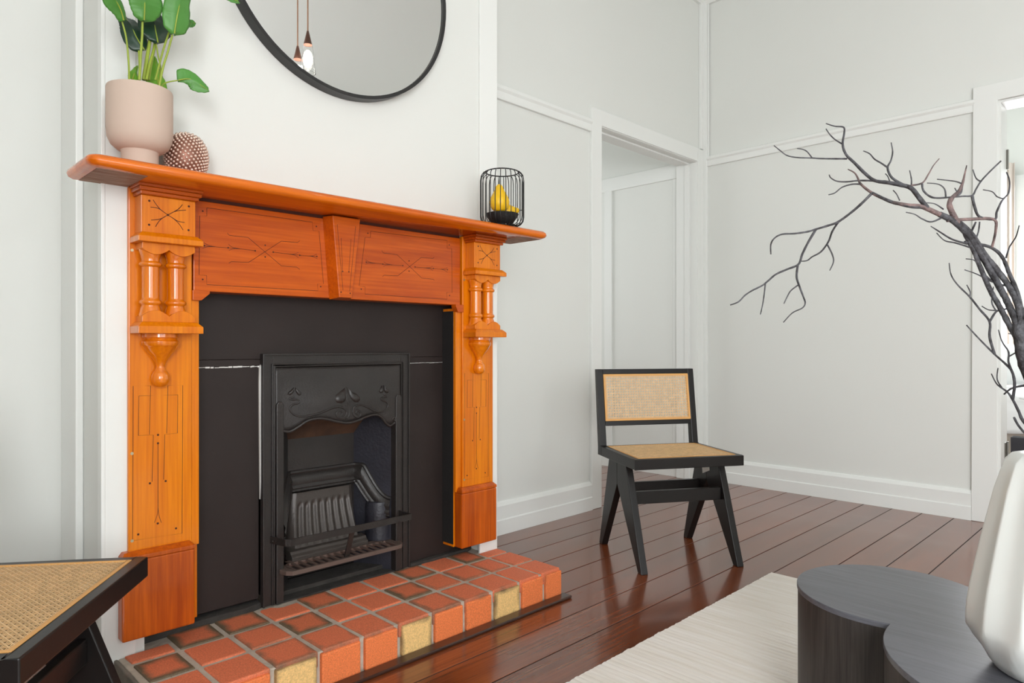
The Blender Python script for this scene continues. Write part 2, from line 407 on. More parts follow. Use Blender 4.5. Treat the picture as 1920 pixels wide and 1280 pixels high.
# bedroom shell with a window in the far wall
struct('wall_bedroom_end', wall_with_hole(MB(), 'y', 7.8, 7.95, -2.6, 2.6, [(-.1, 1.13, .95, 2.42)]), 'wall')
struct('wall_bedroom_left', MB().box(4.41, 7.8, 2.6, 2.75, 0, ZC), 'wall')
struct('wall_bedroom_right', MB().box(4.41, 7.8, -2.75, -2.6, 0, ZC), 'wall')
win = struct('window_1', MB().box(7.77, 7.8, 1.10, 1.18, .88, 2.49).box(7.77, 7.8, -.17, -.1, .88, 2.49).box(7.77, 7.8, -.1, 1.10, 2.42, 2.49).box(7.75, 7.8, -.17, 1.18, .88, .95), 'trim', bev=.003)
obj('sash', MB().box(7.82, 7.85, .49, .54, .95, 2.42).box(7.82, 7.85, -.1, 1.13, 1.66, 1.70), 'trim', win)
obj('pane', MB().box(7.833, 7.837, -.1, .49, .95, 2.42).box(7.833, 7.837, .54, 1.13, .95, 2.42), 'glass', win)
for k, (a, b, z0, z1, ax) in enumerate([(-.45, .15, .4, 2.5, 'f'), (.5, 1.5, .75, 2.55, 'f'), (-2.9, -1.2, .65, 2.45, 'l')]):
    mb = MB()
    def fb(p, q, zz0, zz1):
        if ax == 'f': mb.box(p, q, YB-.1, YB-.06, zz0, zz1)
        else: mb.box(XL-.1, XL-.06, p, q, zz0, zz1)
    fb(a, a+.05, z0, z1); fb(b-.05, b, z0, z1); fb(a+.05, b-.05, z0, z0+.05); fb(a+.05, b-.05, z1-.05, z1); fb(a+.05, b-.05, (z0+z1)/2-.02, (z0+z1)/2+.02)
    wn = struct('window_%d' % (k+2), mb, 'trim')
    mb2 = MB()
    if ax == 'f': mb2.box(a, b, YB-.082, YB-.078, z0, z1)
    else: mb2.box(XL-.082, XL-.078, a, b, z0, z1)
    obj('pane', mb2, 'glass', wn)

# ------------------------------------------------------------ brick hearth
he = thing('hearth', 'low raised hearth of red brick pavers in grey mortar on the floorboards', 'hearth', (1.22, 1.85, 0))
obj('mortar_bed', MB().box(.60, 1.84, 1.657, 2.2, .001, .0985).box(.534, .60, 1.657, 1.998, .001, .0985).box(1.84, 1.902, 1.657, 1.998, .001, .0985), 'mortar', he, bev=.004)
obj('cement_side', MB().box(.524, .5335, 1.655, 1.998, .001, .099), 'cement', he, bev=.003)
jx = [.53, .665, .797, .93, 1.059, 1.177, 1.304, 1.432, 1.557, 1.687, 1.797, 1.906]
jy = [1.655, 1.787, 1.925, 2.055]
fired = {(0, 1), (3, 1), (2, 2), (4, 2), (1, 2), (7, 2), (9, 2), (6, 1)}
for r in range(3):
    for c in range(11):
        x0, x1 = jx[c]+.0075, jx[c+1]-.0075; y0, y1 = jy[r]+.007, jy[r+1]-.007
        if r == 0: y0 = 1.652
        if c == 0: x0 += .012
        if c in (0, 10): y1 = min(y1, 1.99)
        if c == 10: x1 = 1.904
        dz = random.uniform(-.001, .0012)
        mb = MB()
        if (r, c) == (2, 3):   # chipped paver at the foot of the iron frame
            mb.prism([(x0, y0), (x1, y0), (x1, y1-.03), (x1-.05, y1-.035), (x0+.05, y1-.03), (x0+.035, y1-.012), (x0, y1-.012)], 'z', .06, .103+dz)
        else:
            j = lambda: random.uniform(-.002, .002)
            mb.prism([(x0+j(), y0+abs(j())), (x1+min(j(), 0), y0+abs(j())), (x1+min(j(), 0), y1+j()), (x0+j(), y1+j())], 'z', .06, .103+dz)
        obj('brick', mb, 'brick_fired' if (c, r) in fired else 'brick_top', he, bev=.004)
fx = [.53, .665, .794, .9225, 1.058, 1.183, 1.308, 1.435, 1.561, 1.692, 1.812, 1.906]
yel = {2, 5, 8}
for c in range(11):
    x0, x1 = fx[c]+.008, fx[c+1]-.008
    if c == 10: x1 = 1.904
    obj('brick', MB().box(x0, x1, 1.646+random.uniform(-.0015, .0015), 1.69, .003, .0935), 'brick_yellow' if c in yel else 'brick_front', he, bev=.004,
        label='yellow buff brick' if c in yel else None)
obj('floor_strip', MB().box(.50, 1.912, 1.602, 1.642, .001, .011), 'floor_strip', he, bev=.003)
obj('ash_rim', MB().prism([(.61, 2.04), (.75, 2.05), (.90, 2.045), (.955, 2.06), (.955, 2.10), (.61, 2.10)], 'z', .098, .118), 'ash', he, bev=.004)
obj('ash_rim', MB().prism([(1.52, 2.05), (1.62, 2.04), (1.72, 2.048), (1.8, 2.045), (1.83, 2.06), (1.83, 2.1), (1.52, 2.1)], 'z', .098, .112), 'ash', he, bev=.004)
obj('inner_slab', MB().box(1.0, 1.47, 2.052, 2.2, .0985, .1035).box(1.03, 1.44, 2.10, 2.2, .1035, .118), 'ash', he, bev=.003)

# ------------------------------------------------------------ black panels round the fire (painted slabs)
sp = thing('fireplace_slips', 'black painted slabs lining the fireplace opening around the iron grate', 'fireplace panel', (1.22, 2.07, .103))
obj('top_slab', MB().box(.70, 1.76, 2.065, 2.095, .876, 1.12), 'blackpaint', sp, bev=.002)
obj('joint_slab', MB().box(.70, 1.76, 2.0645, 2.095, .855, .8755), 'blackpaint', sp, bev=.001)
obj('side_slab', MB().box(.70, .948, 2.065, 2.095, .13, .852), 'blackpaint', sp, bev=.002)
obj('side_slab', MB().box(1.516, 1.76, 2.065, 2.095, .112, .852), 'blackpaint', sp, bev=.002)
cr = MB()
random.seed(3)
for a, b in ((.705, .95), (1.516, 1.70)):
    x = a
    while x < b:
        l = random.uniform(.004, .016); e = min(x+l, b)
        hgt = random.uniform(.0008, .0024)*(1 if a < 1 else .4); z = .8535+random.uniform(-.001, .001)
        cr.box(x, e, 2.0632, 2.066, z-hgt, z+hgt); x = e+random.uniform(-.001, .003)
obj('plaster_crack', cr, 'plaster_white', sp, kind='stuff')
obj('plaster_gap', MB().prism([(.9475, .852), (.9515, .86), (.9515, .84), (.9505, .70), (.9512, .5), (.9495, .44), (.948, .6), (.946, .80)], 'y', 2.058, 2.066), 'plaster_white', sp)

# ------------------------------------------------------------ cast iron fireplace insert
ins = thing('fireplace_insert', 'black cast iron fireplace insert with curling vine relief on its hood', 'fireplace grate', (1.232, 2.06, .103))
Z0, Z1 = .104, .893
fr = MB()
def ring(mb, x0, x1, zt, wd, y0, y1):
    mb.box(x0, x0+wd, y0, y1, Z0, zt); mb.box(x1-wd, x1, y0, y1, Z0, zt); mb.box(x0+wd, x1-wd, y0, y1, zt-wd, zt)
ring(fr, .951, 1.512, Z1, .037, 2.048, 2.064)
ring(fr, .951, 1.512, Z1, .006, 2.042, 2.050)
ring(fr, .980, 1.485, Z1-.031, .004, 2.042, 2.050)
ring(fr, .986, 1.479, Z1-.037, .005, 2.044, 2.066)
obj('frame', fr, 'iron', ins, bev=.0015)
for x0, x1, zt in ((.994, 1.019, .742), (1.447, 1.473, .742)):
    mb = MB(); mb.prism([(x0, Z0), (x1, Z0), (x1, zt-.01), ((x0+x1)/2+.006, zt), ((x0+x1)/2-.006, zt), (x0, zt-.01)], 'y', 2.040, 2.10)
    obj('jamb', mb, 'iron', ins, bev=.003)
# hood: a bulging sheet with a wavy lower lip
lip_px = [(528, 803), (533, 808), (545, 809), (560, 800), (575, 789), (593, 784), (610, 785), (630, 790), (648, 792), (666, 788), (683, 781), (699, 777), (708, 778), (716, 783), (724, 793), (733, 798), (742, 792), (748, 788)]
lip = [onY(x, y, 2.035) for x, y in lip_px]
def lipz(X):
    for a, b in zip(lip[:-1], lip[1:]):
        if a.x <= X <= b.x: return a.z+(b.z-a.z)*(X-a.x)/(b.x-a.x)
    return lip[0].z if X < lip[0].x else lip[-1].z
HX0, HX1, HZ = .993, 1.474, .849
def hy(X, z):
    u = (X-HX0)/(HX1-HX0); v = (HZ-z)/(HZ-.74)
    b = max(0, math.sin(PI*u))**1.2*max(0, min(1, v))**1.5
    return 2.050-.024*b
def hood(u, v):
    X = HX0+(HX1-HX0)*u; z = HZ+(lipz(X)-HZ)*v
    return (X, hy(X, z), z)
obj('hood', MB().grid(hood, 60, 12), 'iron', ins, smooth=60, solid=.006)
lp = smooth_line([Vector((p.x, hy(p.x, p.z)-.004, p.z)) for p in lip[1:-1]], 4)
ro = MB().tube(lp, .0048, 8)
def curl(mb, cx, cz, r0, turns, dirn, a0, rad=.0035, yy=0):
    pts = []
    for i in range(int(16*turns)+1):
        a = a0+dirn*2*PI*i/16; r = r0*(1-i/(16*turns+2))
        X = cx+r*math.cos(a); z = cz+r*math.sin(a); pts.append((X, hy(X, z)-.003+yy, z))
    mb.tube(pts, [rad*(1-.4*i/len(pts)) for i in range(len(pts))], 7)
c1 = onY(530, 800, 2.035); c2 = onY(741, 786, 2.035)
curl(ro, c1.x+.002, c1.z, .009, 1.2, -1, -2.0, .0042); curl(ro, c2.x-.001, c2.z, .009, 1.2, 1, -1.0, .0042)
obj('hood_lip', ro, 'iron', ins, smooth=60)
# vine relief
rl = MB()
def vine(px, off, sc, rad, taper=.5, ybase=2.035):
    P = [onY(off[0]+x/sc, off[1]+y/sc, ybase) for x, y in px]
    P = smooth_line([Vector((p.x, hy(p.x, p.z)-.0025, p.z)) for p in P], 5)
    n = len(P); rl.tube(P, [rad*(1-taper*i/n) for i in range(n)], 7)
o4, s4 = (480, 660), 8; o5, s5 = (620, 680), 7.11
vine([(1270, 820), (1180, 815), (1100, 840), (960, 905), (820, 945), (700, 965), (620, 955), (560, 920), (525, 870), (530, 820), (570, 785), (640, 765), (655, 735), (620, 712), (560, 715), (525, 705), (530, 690), (575, 680), (590, 640)], o4, s4, .0036, .25)
vine([(270, 650), (285, 590), (340, 560), (410, 565), (480, 595), (560, 635), (650, 655), (720, 640), (765, 600), (770, 550), (740, 520), (690, 505), (668, 480), (700, 460), (760, 455), (740, 440), (718, 430), (715, 400)], o5, s5, .0036, .25)
vine([(0, 600), (80, 585), (150, 605), (185, 650), (175, 700), (130, 732), (80, 725), (50, 690), (65, 650), (105, 640), (130, 665), (115, 690)], o5, s5, .0034, .1)
vine([(270, 650), (290, 700), (340, 725), (378, 690), (365, 645), (325, 635), (312, 665), (340, 680)], o5, s5, .0034, .1)
vine([(180, 745), (215, 710), (225, 640), (215, 570), (195, 500), (190, 420), (200, 360)], o5, s5, .0030, .4)
def petal(px, off, sc, h=.006):
    P = [onY(off[0]+x/sc, off[1]+y/sc, 2.035) for x, y in px]
    c = sum(P, Vector())/len(P); n = len(P); vs = []
    for lay, (k, dy) in enumerate(((1, 0), (.82, .65), (.45, .95))):
        for p in P:
            q = c+(p-c)*k; vs.append((q.x, hy(q.x, q.z)-.001-h*dy, q.z))
    vs.append((c.x, hy(c.x, c.z)-.001-h, c.z))
    fs = [(l*n+i, l*n+(i+1) % n, (l+1)*n+(i+1) % n, (l+1)*n+i) for l in range(2) for i in range(n)]+[(2*n+i, 2*n+(i+1) % n, 3*n) for i in range(n)]
    rl.add(vs, fs)
petal([(190, 320), (110, 380), (45, 430), (30, 490), (60, 535), (120, 540), (170, 510), (190, 450)], o5, s5, .009)
petal([(200, 310), (240, 370), (320, 400), (370, 450), (375, 500), (340, 530), (290, 525), (245, 480), (215, 410)], o5, s5, .009)
petal([(695, 295), (665, 340), (645, 385), (665, 408), (700, 395), (712, 350)], o5, s5, .009)
petal([(715, 290), (735, 320), (780, 370), (780, 405), (745, 405), (715, 370)], o5, s5, .009)
petal([(590, 520), (550, 560), (495, 610), (490, 640), (530, 650), (570, 615), (592, 570)], o4, s4, .008)
petal([(600, 520), (650, 565), (690, 610), (685, 650), (650, 655), (620, 620), (600, 580)], o4, s4, .008)
obj('vine_relief', rl, 'iron', ins, smooth=60)
# fire chamber
BX0, BX1, BY = 1.112, 1.372, 2.2
obj('back_plate', MB().box(BX0-.01, BX1+.01, BY, BY+.008, .12, .62), 'iron', ins)
obj('throat_plate', MB().add([(BX0-.08, BY, .597), (BX1+.03, BY, .597), (1.452, 2.066, .80), (1.01, 2.066, .80), (BX0-.08, BY+.01, .597), (BX1+.03, BY+.01, .597), (1.452, 2.08, .80), (1.01, 2.08, .80)],
    [(0, 1, 2, 3), (7, 6, 5, 4), (0, 4, 5, 1), (1, 5, 6, 2), (2, 6, 7, 3), (3, 7, 4, 0)]), 'rust', ins)
ck = MB()
ck.add([(1.447, 2.07, Z0), (BX1, BY, Z0), (BX1, BY, .82), (1.447, 2.07, .82), (1.455, 2.07, Z0), (BX1+.008, BY+.006, Z0), (BX1+.008, BY+.006, .82), (1.455, 2.07, .82)],
    [(0, 1, 2, 3), (7, 6, 5, 4), (0, 3, 7, 4), (1, 5, 6, 2), (0, 4, 5, 1), (3, 2, 6, 7)])
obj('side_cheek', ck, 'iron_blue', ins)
ck = MB()
ck.add([(1.019, 2.07, Z0), (BX0, BY, Z0), (BX0, BY, .82), (1.019, 2.07, .82), (1.011, 2.07, Z0), (BX0-.008, BY+.006, Z0), (BX0-.008, BY+.006, .82), (1.011, 2.07, .82)],
    [(0, 3, 2, 1), (4, 5, 6, 7), (0, 4, 7, 3), (1, 2, 6, 5), (0, 1, 5, 4), (3, 7, 6, 2)])
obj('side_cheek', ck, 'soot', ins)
# moulded band round the chamber
def band(mb, path, prof):
    # path: points with outward normal; prof: (offset outwards, offset in z)
    n = len(prof)
    vs = []
    for p, nn, tz in path:
        for a, b in prof: vs.append(Vector(p)+Vector(nn)*a+Vector(tz)*b)
    fs = [(i*n+k, i*n+(k+1), (i+1)*n+(k+1), (i+1)*n+k) for i in range(len(path)-1) for k in range(n-1)]
    return mb.add(vs, fs)
bp_ = [(0, .0), (.006, -.002), (.009, -.008), (.006, -.014), (.012, -.020), (.018, -.034), (.015, -.048), (.019, -.054), (.019, -.060), (.013, -.064), (.016, -.070), (.010, -.076), (0, -.078)]
bn = MB()
cn = Vector((-.86, -.5, 0)).normalized()
path = [((BX0+.006, BY, .488), (0, -1, 0), (0, 0, 1))]
for t in range(1, 9): path.append(((BX0+(BX1-BX0-.01)*t/8, BY, .488-.012*(1-t/8)*0), (0, -1, 0), (0, 0, 1)))
ckd = (Vector((1.447, 2.07, 0))-Vector((BX1, BY, 0)))
for t in range(1, 13):
    u = t/12; q = Vector((BX1, BY, 0))+ckd*u
    zz = .488 if u < .3 else .488-.118*(math.sin((u-.3)/.7*PI/2))**1.1
    sl = 0 if u < .3 else (1-(u-.3)/.7)
    tz = Vector((0, 0, 1)) if u < .25 else (Vector((0, 0, 1))+ckd.normalized()*(.9*sl)).normalized()
    path.append(((q.x, q.y, zz), cn, tz))
band(bn, path, bp_)
obj('moulded_band', bn, 'iron', ins, smooth=40)
bn = MB(); cl = Vector((.82, -.57, 0)).normalized()
ckl = Vector((1.019, 2.07, 0))-Vector((BX0, BY, 0)); path = []
for t in range(0, 11):
    u = t/10; q = Vector((BX0, BY, 0))+ckl*u
    path.append(((q.x, q.y, .488-.12*u**1.6), cl, (0, 0, 1)))
band(bn, path, bp_)
obj('moulded_band', bn, 'iron', ins, smooth=40)
# fluted fireback
def fback(u, v):
    X = (1.118-.045*v)+((1.355-.0*v)-(1.118-.045*v))*u
    z = .412-.19*v
    bul = .018+.075*v**1.6
    edge = min(1, min(u, 1-u)*14)
    y = BY-.004-bul*(.35+.65*edge**.5)
    fl_ = 0
    if .09 < u < .93 and .16 < v < .93:
        ph = (u-.09)/.84*8
        e = min(1, (v-.16)*12, (.93-v)*6)
        fl_ = .0085*e*max(0, math.sin(PI*(ph % 1)))**2
    return (X, y+fl_, z)
obj('fluted_fireback', MB().grid(fback, 96, 30), mat('iron_lit', srgb(70, 64, 60), .38, bump=.3, bscale=160, metal=.2), ins, smooth=50)  # paler copy of iron, the light on it put into the colour
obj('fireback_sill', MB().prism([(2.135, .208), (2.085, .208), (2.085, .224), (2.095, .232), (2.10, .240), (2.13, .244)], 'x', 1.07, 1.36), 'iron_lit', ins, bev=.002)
# cheek foot: rounded column at the lower right of the chamber
obj('cheek_foot', MB().lathe(1.432, 2.125, [(.001, .2135), (.050, .2135), (.050, .33), (.046, .35), (.001, .352)], 32), 'iron_blue', ins, smooth=40)
# slotted bottom grate
GX0, GX1, GY0, GY1, GZ = 1.003, 1.462, 1.992, 2.085, .213
g = MB()
ns = 15; inner0, inner1 = GX0+.035, GX1-.035
g.box(GX0+.045, GX1-.045, GY0, GY0+.012, GZ-.014, GZ)
g.box(GX0+.03, GX1-.03, GY1-.01, GY1+.02, GZ-.012, GZ)
st = (inner1-inner0)/ns
for i in range(ns+1):
    x = inner0+i*st
    ln = .0
    g.add([(x-.0045, GY0+.010, GZ-.005), (x+.0045, GY0+.010, GZ-.005), (x+.0045+ln, GY1-.008, GZ-.005), (x-.0045+ln, GY1-.008, GZ-.005),
           (x-.0045, GY0+.010, GZ), (x+.0045, GY0+.010, GZ), (x+.0045+ln, GY1-.008, GZ), (x-.0045+ln, GY1-.008, GZ)],
          [(0, 3, 2, 1), (4, 5, 6, 7), (0, 1, 5, 4), (1, 2, 6, 5), (2, 3, 7, 6), (3, 0, 4, 7)])
def end_cap(sg, xe, xi):
    out = []
    pts = [(xi, GY0), (xi+sg*.022, GY0+.002), (xi+sg*.038, GY0+.018), (xe, GY0+.045), (xe-sg*.004, GY0+.07), (xi+sg*.03, GY1), (xi+sg*.01, GY1+.02), (xi-sg*.004, GY1+.02)]
    inn = [(xi, GY0+.012), (xi+sg*.014, GY0+.014), (xi+sg*.018, GY0+.03), (xi+sg*.02, GY0+.045), (xi+sg*.018, GY0+.06), (xi+sg*.008, GY1-.012), (xi, GY1-.01), (xi-sg*.004, GY1-.01)]
    n = len(pts)
    vs = [(a, b, GZ) for a, b in pts]+[(a, b, GZ) for a, b in inn]+[(a, b, GZ-.014) for a, b in pts]+[(a, b, GZ-.014) for a, b in inn]
    fs = []
    for i in range(n-1):
        fs += [(i, i+1, n+i+1, n+i), (2*n+i, 3*n+i, 3*n+i+1, 2*n+i+1), (i, 2*n+i, 2*n+i+1, i+1), (n+i, n+i+1, 3*n+i+1, 3*n+i)]
    g.add(vs, fs)
end_cap(-1, GX0, GX0+.045); end_cap(1, GX1, GX1-.045)
gr = obj('bottom_grate', g, 'grate', ins, bev=.0008, seg=1)
# fender bar with brackets
fb = MB(); BYf = 1.968; bz0, bz1 = .300, .322
fb.box(1.005, 1.463, BYf, BYf+.004, bz0, bz1)
fb.box(1.459, 1.463, BYf, 2.046, bz0, bz1)
fb.tube([(1.012, BYf+.002, (bz0+bz1)/2)]*1+[(1.0, BYf+.012, (bz0+bz1)/2)], .001)
fb.add([(1.005, BYf, bz0), (.992, BYf+.012, bz0), (.975, 2.046, bz0), (.979, 2.046, bz0), (.996, BYf+.014, bz0), (1.007, BYf+.004, bz0),
        (1.005, BYf, bz1), (.992, BYf+.012, bz1), (.975, 2.046, bz1), (.979, 2.046, bz1), (.996, BYf+.014, bz1), (1.007, BYf+.004, bz1)],
       [(0, 1, 7, 6), (1, 2, 8, 7), (3, 4, 10, 9), (4, 5, 11, 10), (6, 7, 10, 11), (7, 8, 9, 10), (0, 5, 4, 1), (1, 4, 3, 2), (2, 3, 9, 8), (5, 0, 6, 11)])
fb.ball((.982, 2.036, .308), .006)
obj('fender_bar', fb, 'iron', ins, bev=.0008, seg=1)
obj('bar_strut', MB().add([(1.215, 1.972, .300), (1.233, 1.972, .300), (1.233, 2.004, .212), (1.215, 2.004, .212), (1.215, 1.976, .300), (1.233, 1.976, .300), (1.233, 2.010, .212), (1.215, 2.010, .212)],
    [(0, 1, 2, 3), (7, 6, 5, 4), (0, 4, 5, 1), (1, 5, 6, 2), (2, 6, 7, 3), (3, 7, 4, 0)]), 'iron', ins)

# ------------------------------------------------------------ wooden mantelpiece
mp_ = thing('mantelpiece', 'varnished orange pine mantelpiece with carved panels and turned twin columns', 'mantelpiece', (1.213, 1.98, .10))
def groove(mb, px, off, sc, Y, r=.0009, dx=0, smooth=False):
    P = [onY(off[0]+x/sc, off[1]+y/sc, Y)+Vector((dx, 0, 0)) for x, y in px]
    if smooth: P = smooth_line(P, 4)
    mb.tube(P, r, 5)
def dots(mb, px, off, sc, Y, r=.0026, dx=0):
    for x, y in px:
        p = onY(off[0]+x/sc, off[1]+y/sc, Y)+Vector((dx, 0, 0))
        mb.add([(p.x+r*math.cos(k*PI/4), p.y-.0005, p.z+r*math.sin(k*PI/4)) for k in range(8)]+[(p.x+r*math.cos(k*PI/4), p.y+.001, p.z+r*math.sin(k*PI/4)) for k in range(8)],
               [tuple(range(8))]+[(k, k+8, (k+1) % 8+8, (k+1) % 8) for k in range(8)])
# shelf
def shelf_prof(y0, y1, z0, z1):
    return [(y1, z0), (y0+.014, z0), (y0+.004, z0+.006), (y0, z0+.015), (y0+.004, z1-.006), (y0+.016, z1), (y1, z1)]
SX0, SX1, SY0, SZ0, SZ1 = .42, 2.006, 1.80, 1.338, 1.368
sh = MB()
lay = [(.014, SZ0), (.004, SZ0+.005), (0, SZ0+.013), (.002, SZ0+.022), (.008, SZ1-.002), (.018, SZ1)]
vs = []
def rect(i):
    r = .022; x0, x1, y0, y1 = SX0+i, SX1-i, SY0+i, 1.9985
    pts = [(x0, y1)]
    for k in range(7):
        a = PI+PI/2*k/6; pts.append((x0+r+r*math.cos(a), y0+r+r*math.sin(a)))
    for k in range(7):
        a = 1.5*PI+PI/2*k/6; pts.append((x1-r+r*math.cos(a), y0+r+r*math.sin(a)))
    pts.append((x1, y1)); return pts
for i, z in lay: vs += [(x, y, z) for x, y in rect(i)]
n = 16
fs = [tuple(range(n))[::-1], tuple(range(5*n, 6*n))]+[(l*n+i, l*n+(i+1) % n, (l+1)*n+(i+1) % n, (l+1)*n+i) for l in range(5) for i in range(n)]
sh.add(vs, fs)
obj('shelf', sh, 'pine_shelf', mp_, smooth=40)
for a, b in ((.446, .556), (1.875, 1.985)):
    obj('shelf_underside', MB().box(a, b, 1.828, 1.997, 1.3368, 1.3385), 'shelf_under', mp_, label='rough unvarnished underside of the shelf end')
# frieze board, keystone
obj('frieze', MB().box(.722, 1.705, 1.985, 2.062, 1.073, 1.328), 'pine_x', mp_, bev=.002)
obj('frieze_top_strip', MB().box(.722, 1.705, 1.99, 1.998, 1.328, 1.338), 'groove', mp_)
gm = MB(); o2, s2_ = (180, 320), 3.2; o3, s3 = (560, 360), 3.2
YG = 1.9853
groove(gm, [(665, 222), (1298, 308), (1302, 358), (1338, 362), (1365, 678), (1328, 680), (1332, 720), (665, 683), (663, 628), (618, 624), (622, 270), (665, 272), (665, 222)], o2, s2_, YG)
groove(gm, [(788, 373), (800, 388), (912, 400), (1112, 570), (1205, 578), (1222, 592)], o2, s2_, YG)
groove(gm, [(797, 554), (812, 545), (915, 550), (1112, 422), (1210, 430), (1222, 420)], o2, s2_, YG)
for q in ([(955, 480), (880, 470), (800, 463)], [(795, 440), (815, 457), (860, 467)], [(797, 478), (825, 468), (870, 469)], [(790, 462), (720, 457), (650, 450)], [(645, 430), (675, 447), (715, 456)], [(640, 465), (670, 456), (715, 456)],
          [(1063, 488), (1140, 497), (1215, 505)], [(1213, 490), (1185, 500), (1140, 497)], [(1215, 522), (1190, 506), (1140, 497)], [(1222, 507), (1270, 511), (1325, 514)], [(1325, 500), (1300, 510), (1265, 511)], [(1328, 528), (1300, 515), (1265, 511)]):
    groove(gm, q, o2, s2_, YG, .0008, smooth=True)
dots(gm, [(640, 242), (1322, 334), (1348, 695), (640, 652), (650, 450), (793, 462), (955, 480), (1015, 447), (1015, 517), (1063, 488), (1222, 507), (1325, 514)], o2, s2_, YG)
groove(gm, [(432, 235), (890, 290), (890, 335), (918, 338), (920, 605), (888, 602), (890, 643), (398, 612), (398, 568), (362, 563), (398, 272), (430, 272), (432, 235)], o3, s3, YG)
groove(gm, [(498, 350), (508, 365), (590, 375), (738, 515), (808, 523), (813, 530)], o3, s3, YG)
groove(gm, [(503, 507), (512, 498), (595, 502), (735, 392), (805, 398), (813, 390)], o3, s3, YG)
for q in ([(625, 440), (565, 437), (505, 432)], [(510, 418), (530, 430), (560, 436)], [(508, 446), (530, 437), (560, 436)], [(505, 432), (460, 426), (405, 420)], [(400, 405), (425, 419), (460, 427)], [(400, 433), (425, 427), (460, 427)],
          [(698, 450), (750, 454), (808, 458)], [(805, 445), (785, 453), (750, 454)], [(805, 470), (785, 459), (750, 454)], [(808, 458), (850, 462), (893, 466)], [(893, 453), (870, 461), (850, 462)], [(893, 480), (870, 467), (850, 462)]):
    groove(gm, q, o3, s3, YG, .0008, smooth=True)
dots(gm, [(415, 247), (903, 317), (905, 620), (375, 582), (405, 420), (505, 432), (625, 441), (662, 413), (662, 474), (698, 449), (808, 458), (893, 466)], o3, s3, YG)
obj('frieze_carving', gm, 'groove', mp_, label='dark incised lines with crossed strokes and dots')
ks = MB()
ks.add([(1.134, 1.942, 1.334), (1.236, 1.942, 1.334), (1.204, 1.942, 1.074), (1.158, 1.942, 1.074),
        (1.122, 1.985, 1.334), (1.248, 1.985, 1.334), (1.216, 1.985, 1.068), (1.146, 1.985, 1.068)],
       [(0, 1, 2, 3), (4, 0, 3, 7), (1, 5, 6, 2), (0, 4, 5, 1), (3, 2, 6, 7), (4, 7, 6, 5)])
kst = obj('keystone', ks, 'pine_x', mp_, bev=.002)
gk = MB(); YK = 1.9423
groove(gk, [(1482, 715), (1447, 322), (1558, 333), (1522, 722)], o2, s2_, YK)
groove(gk, [(1480, 600), (1470, 404), (1530, 411), (1517, 602)], o2, s2_, YK)
dots(gk, [(1480, 604), (1517, 606), (1470, 728), (1525, 735)], o2, s2_, YK)
obj('keystone_carving', gk, 'groove', kst)
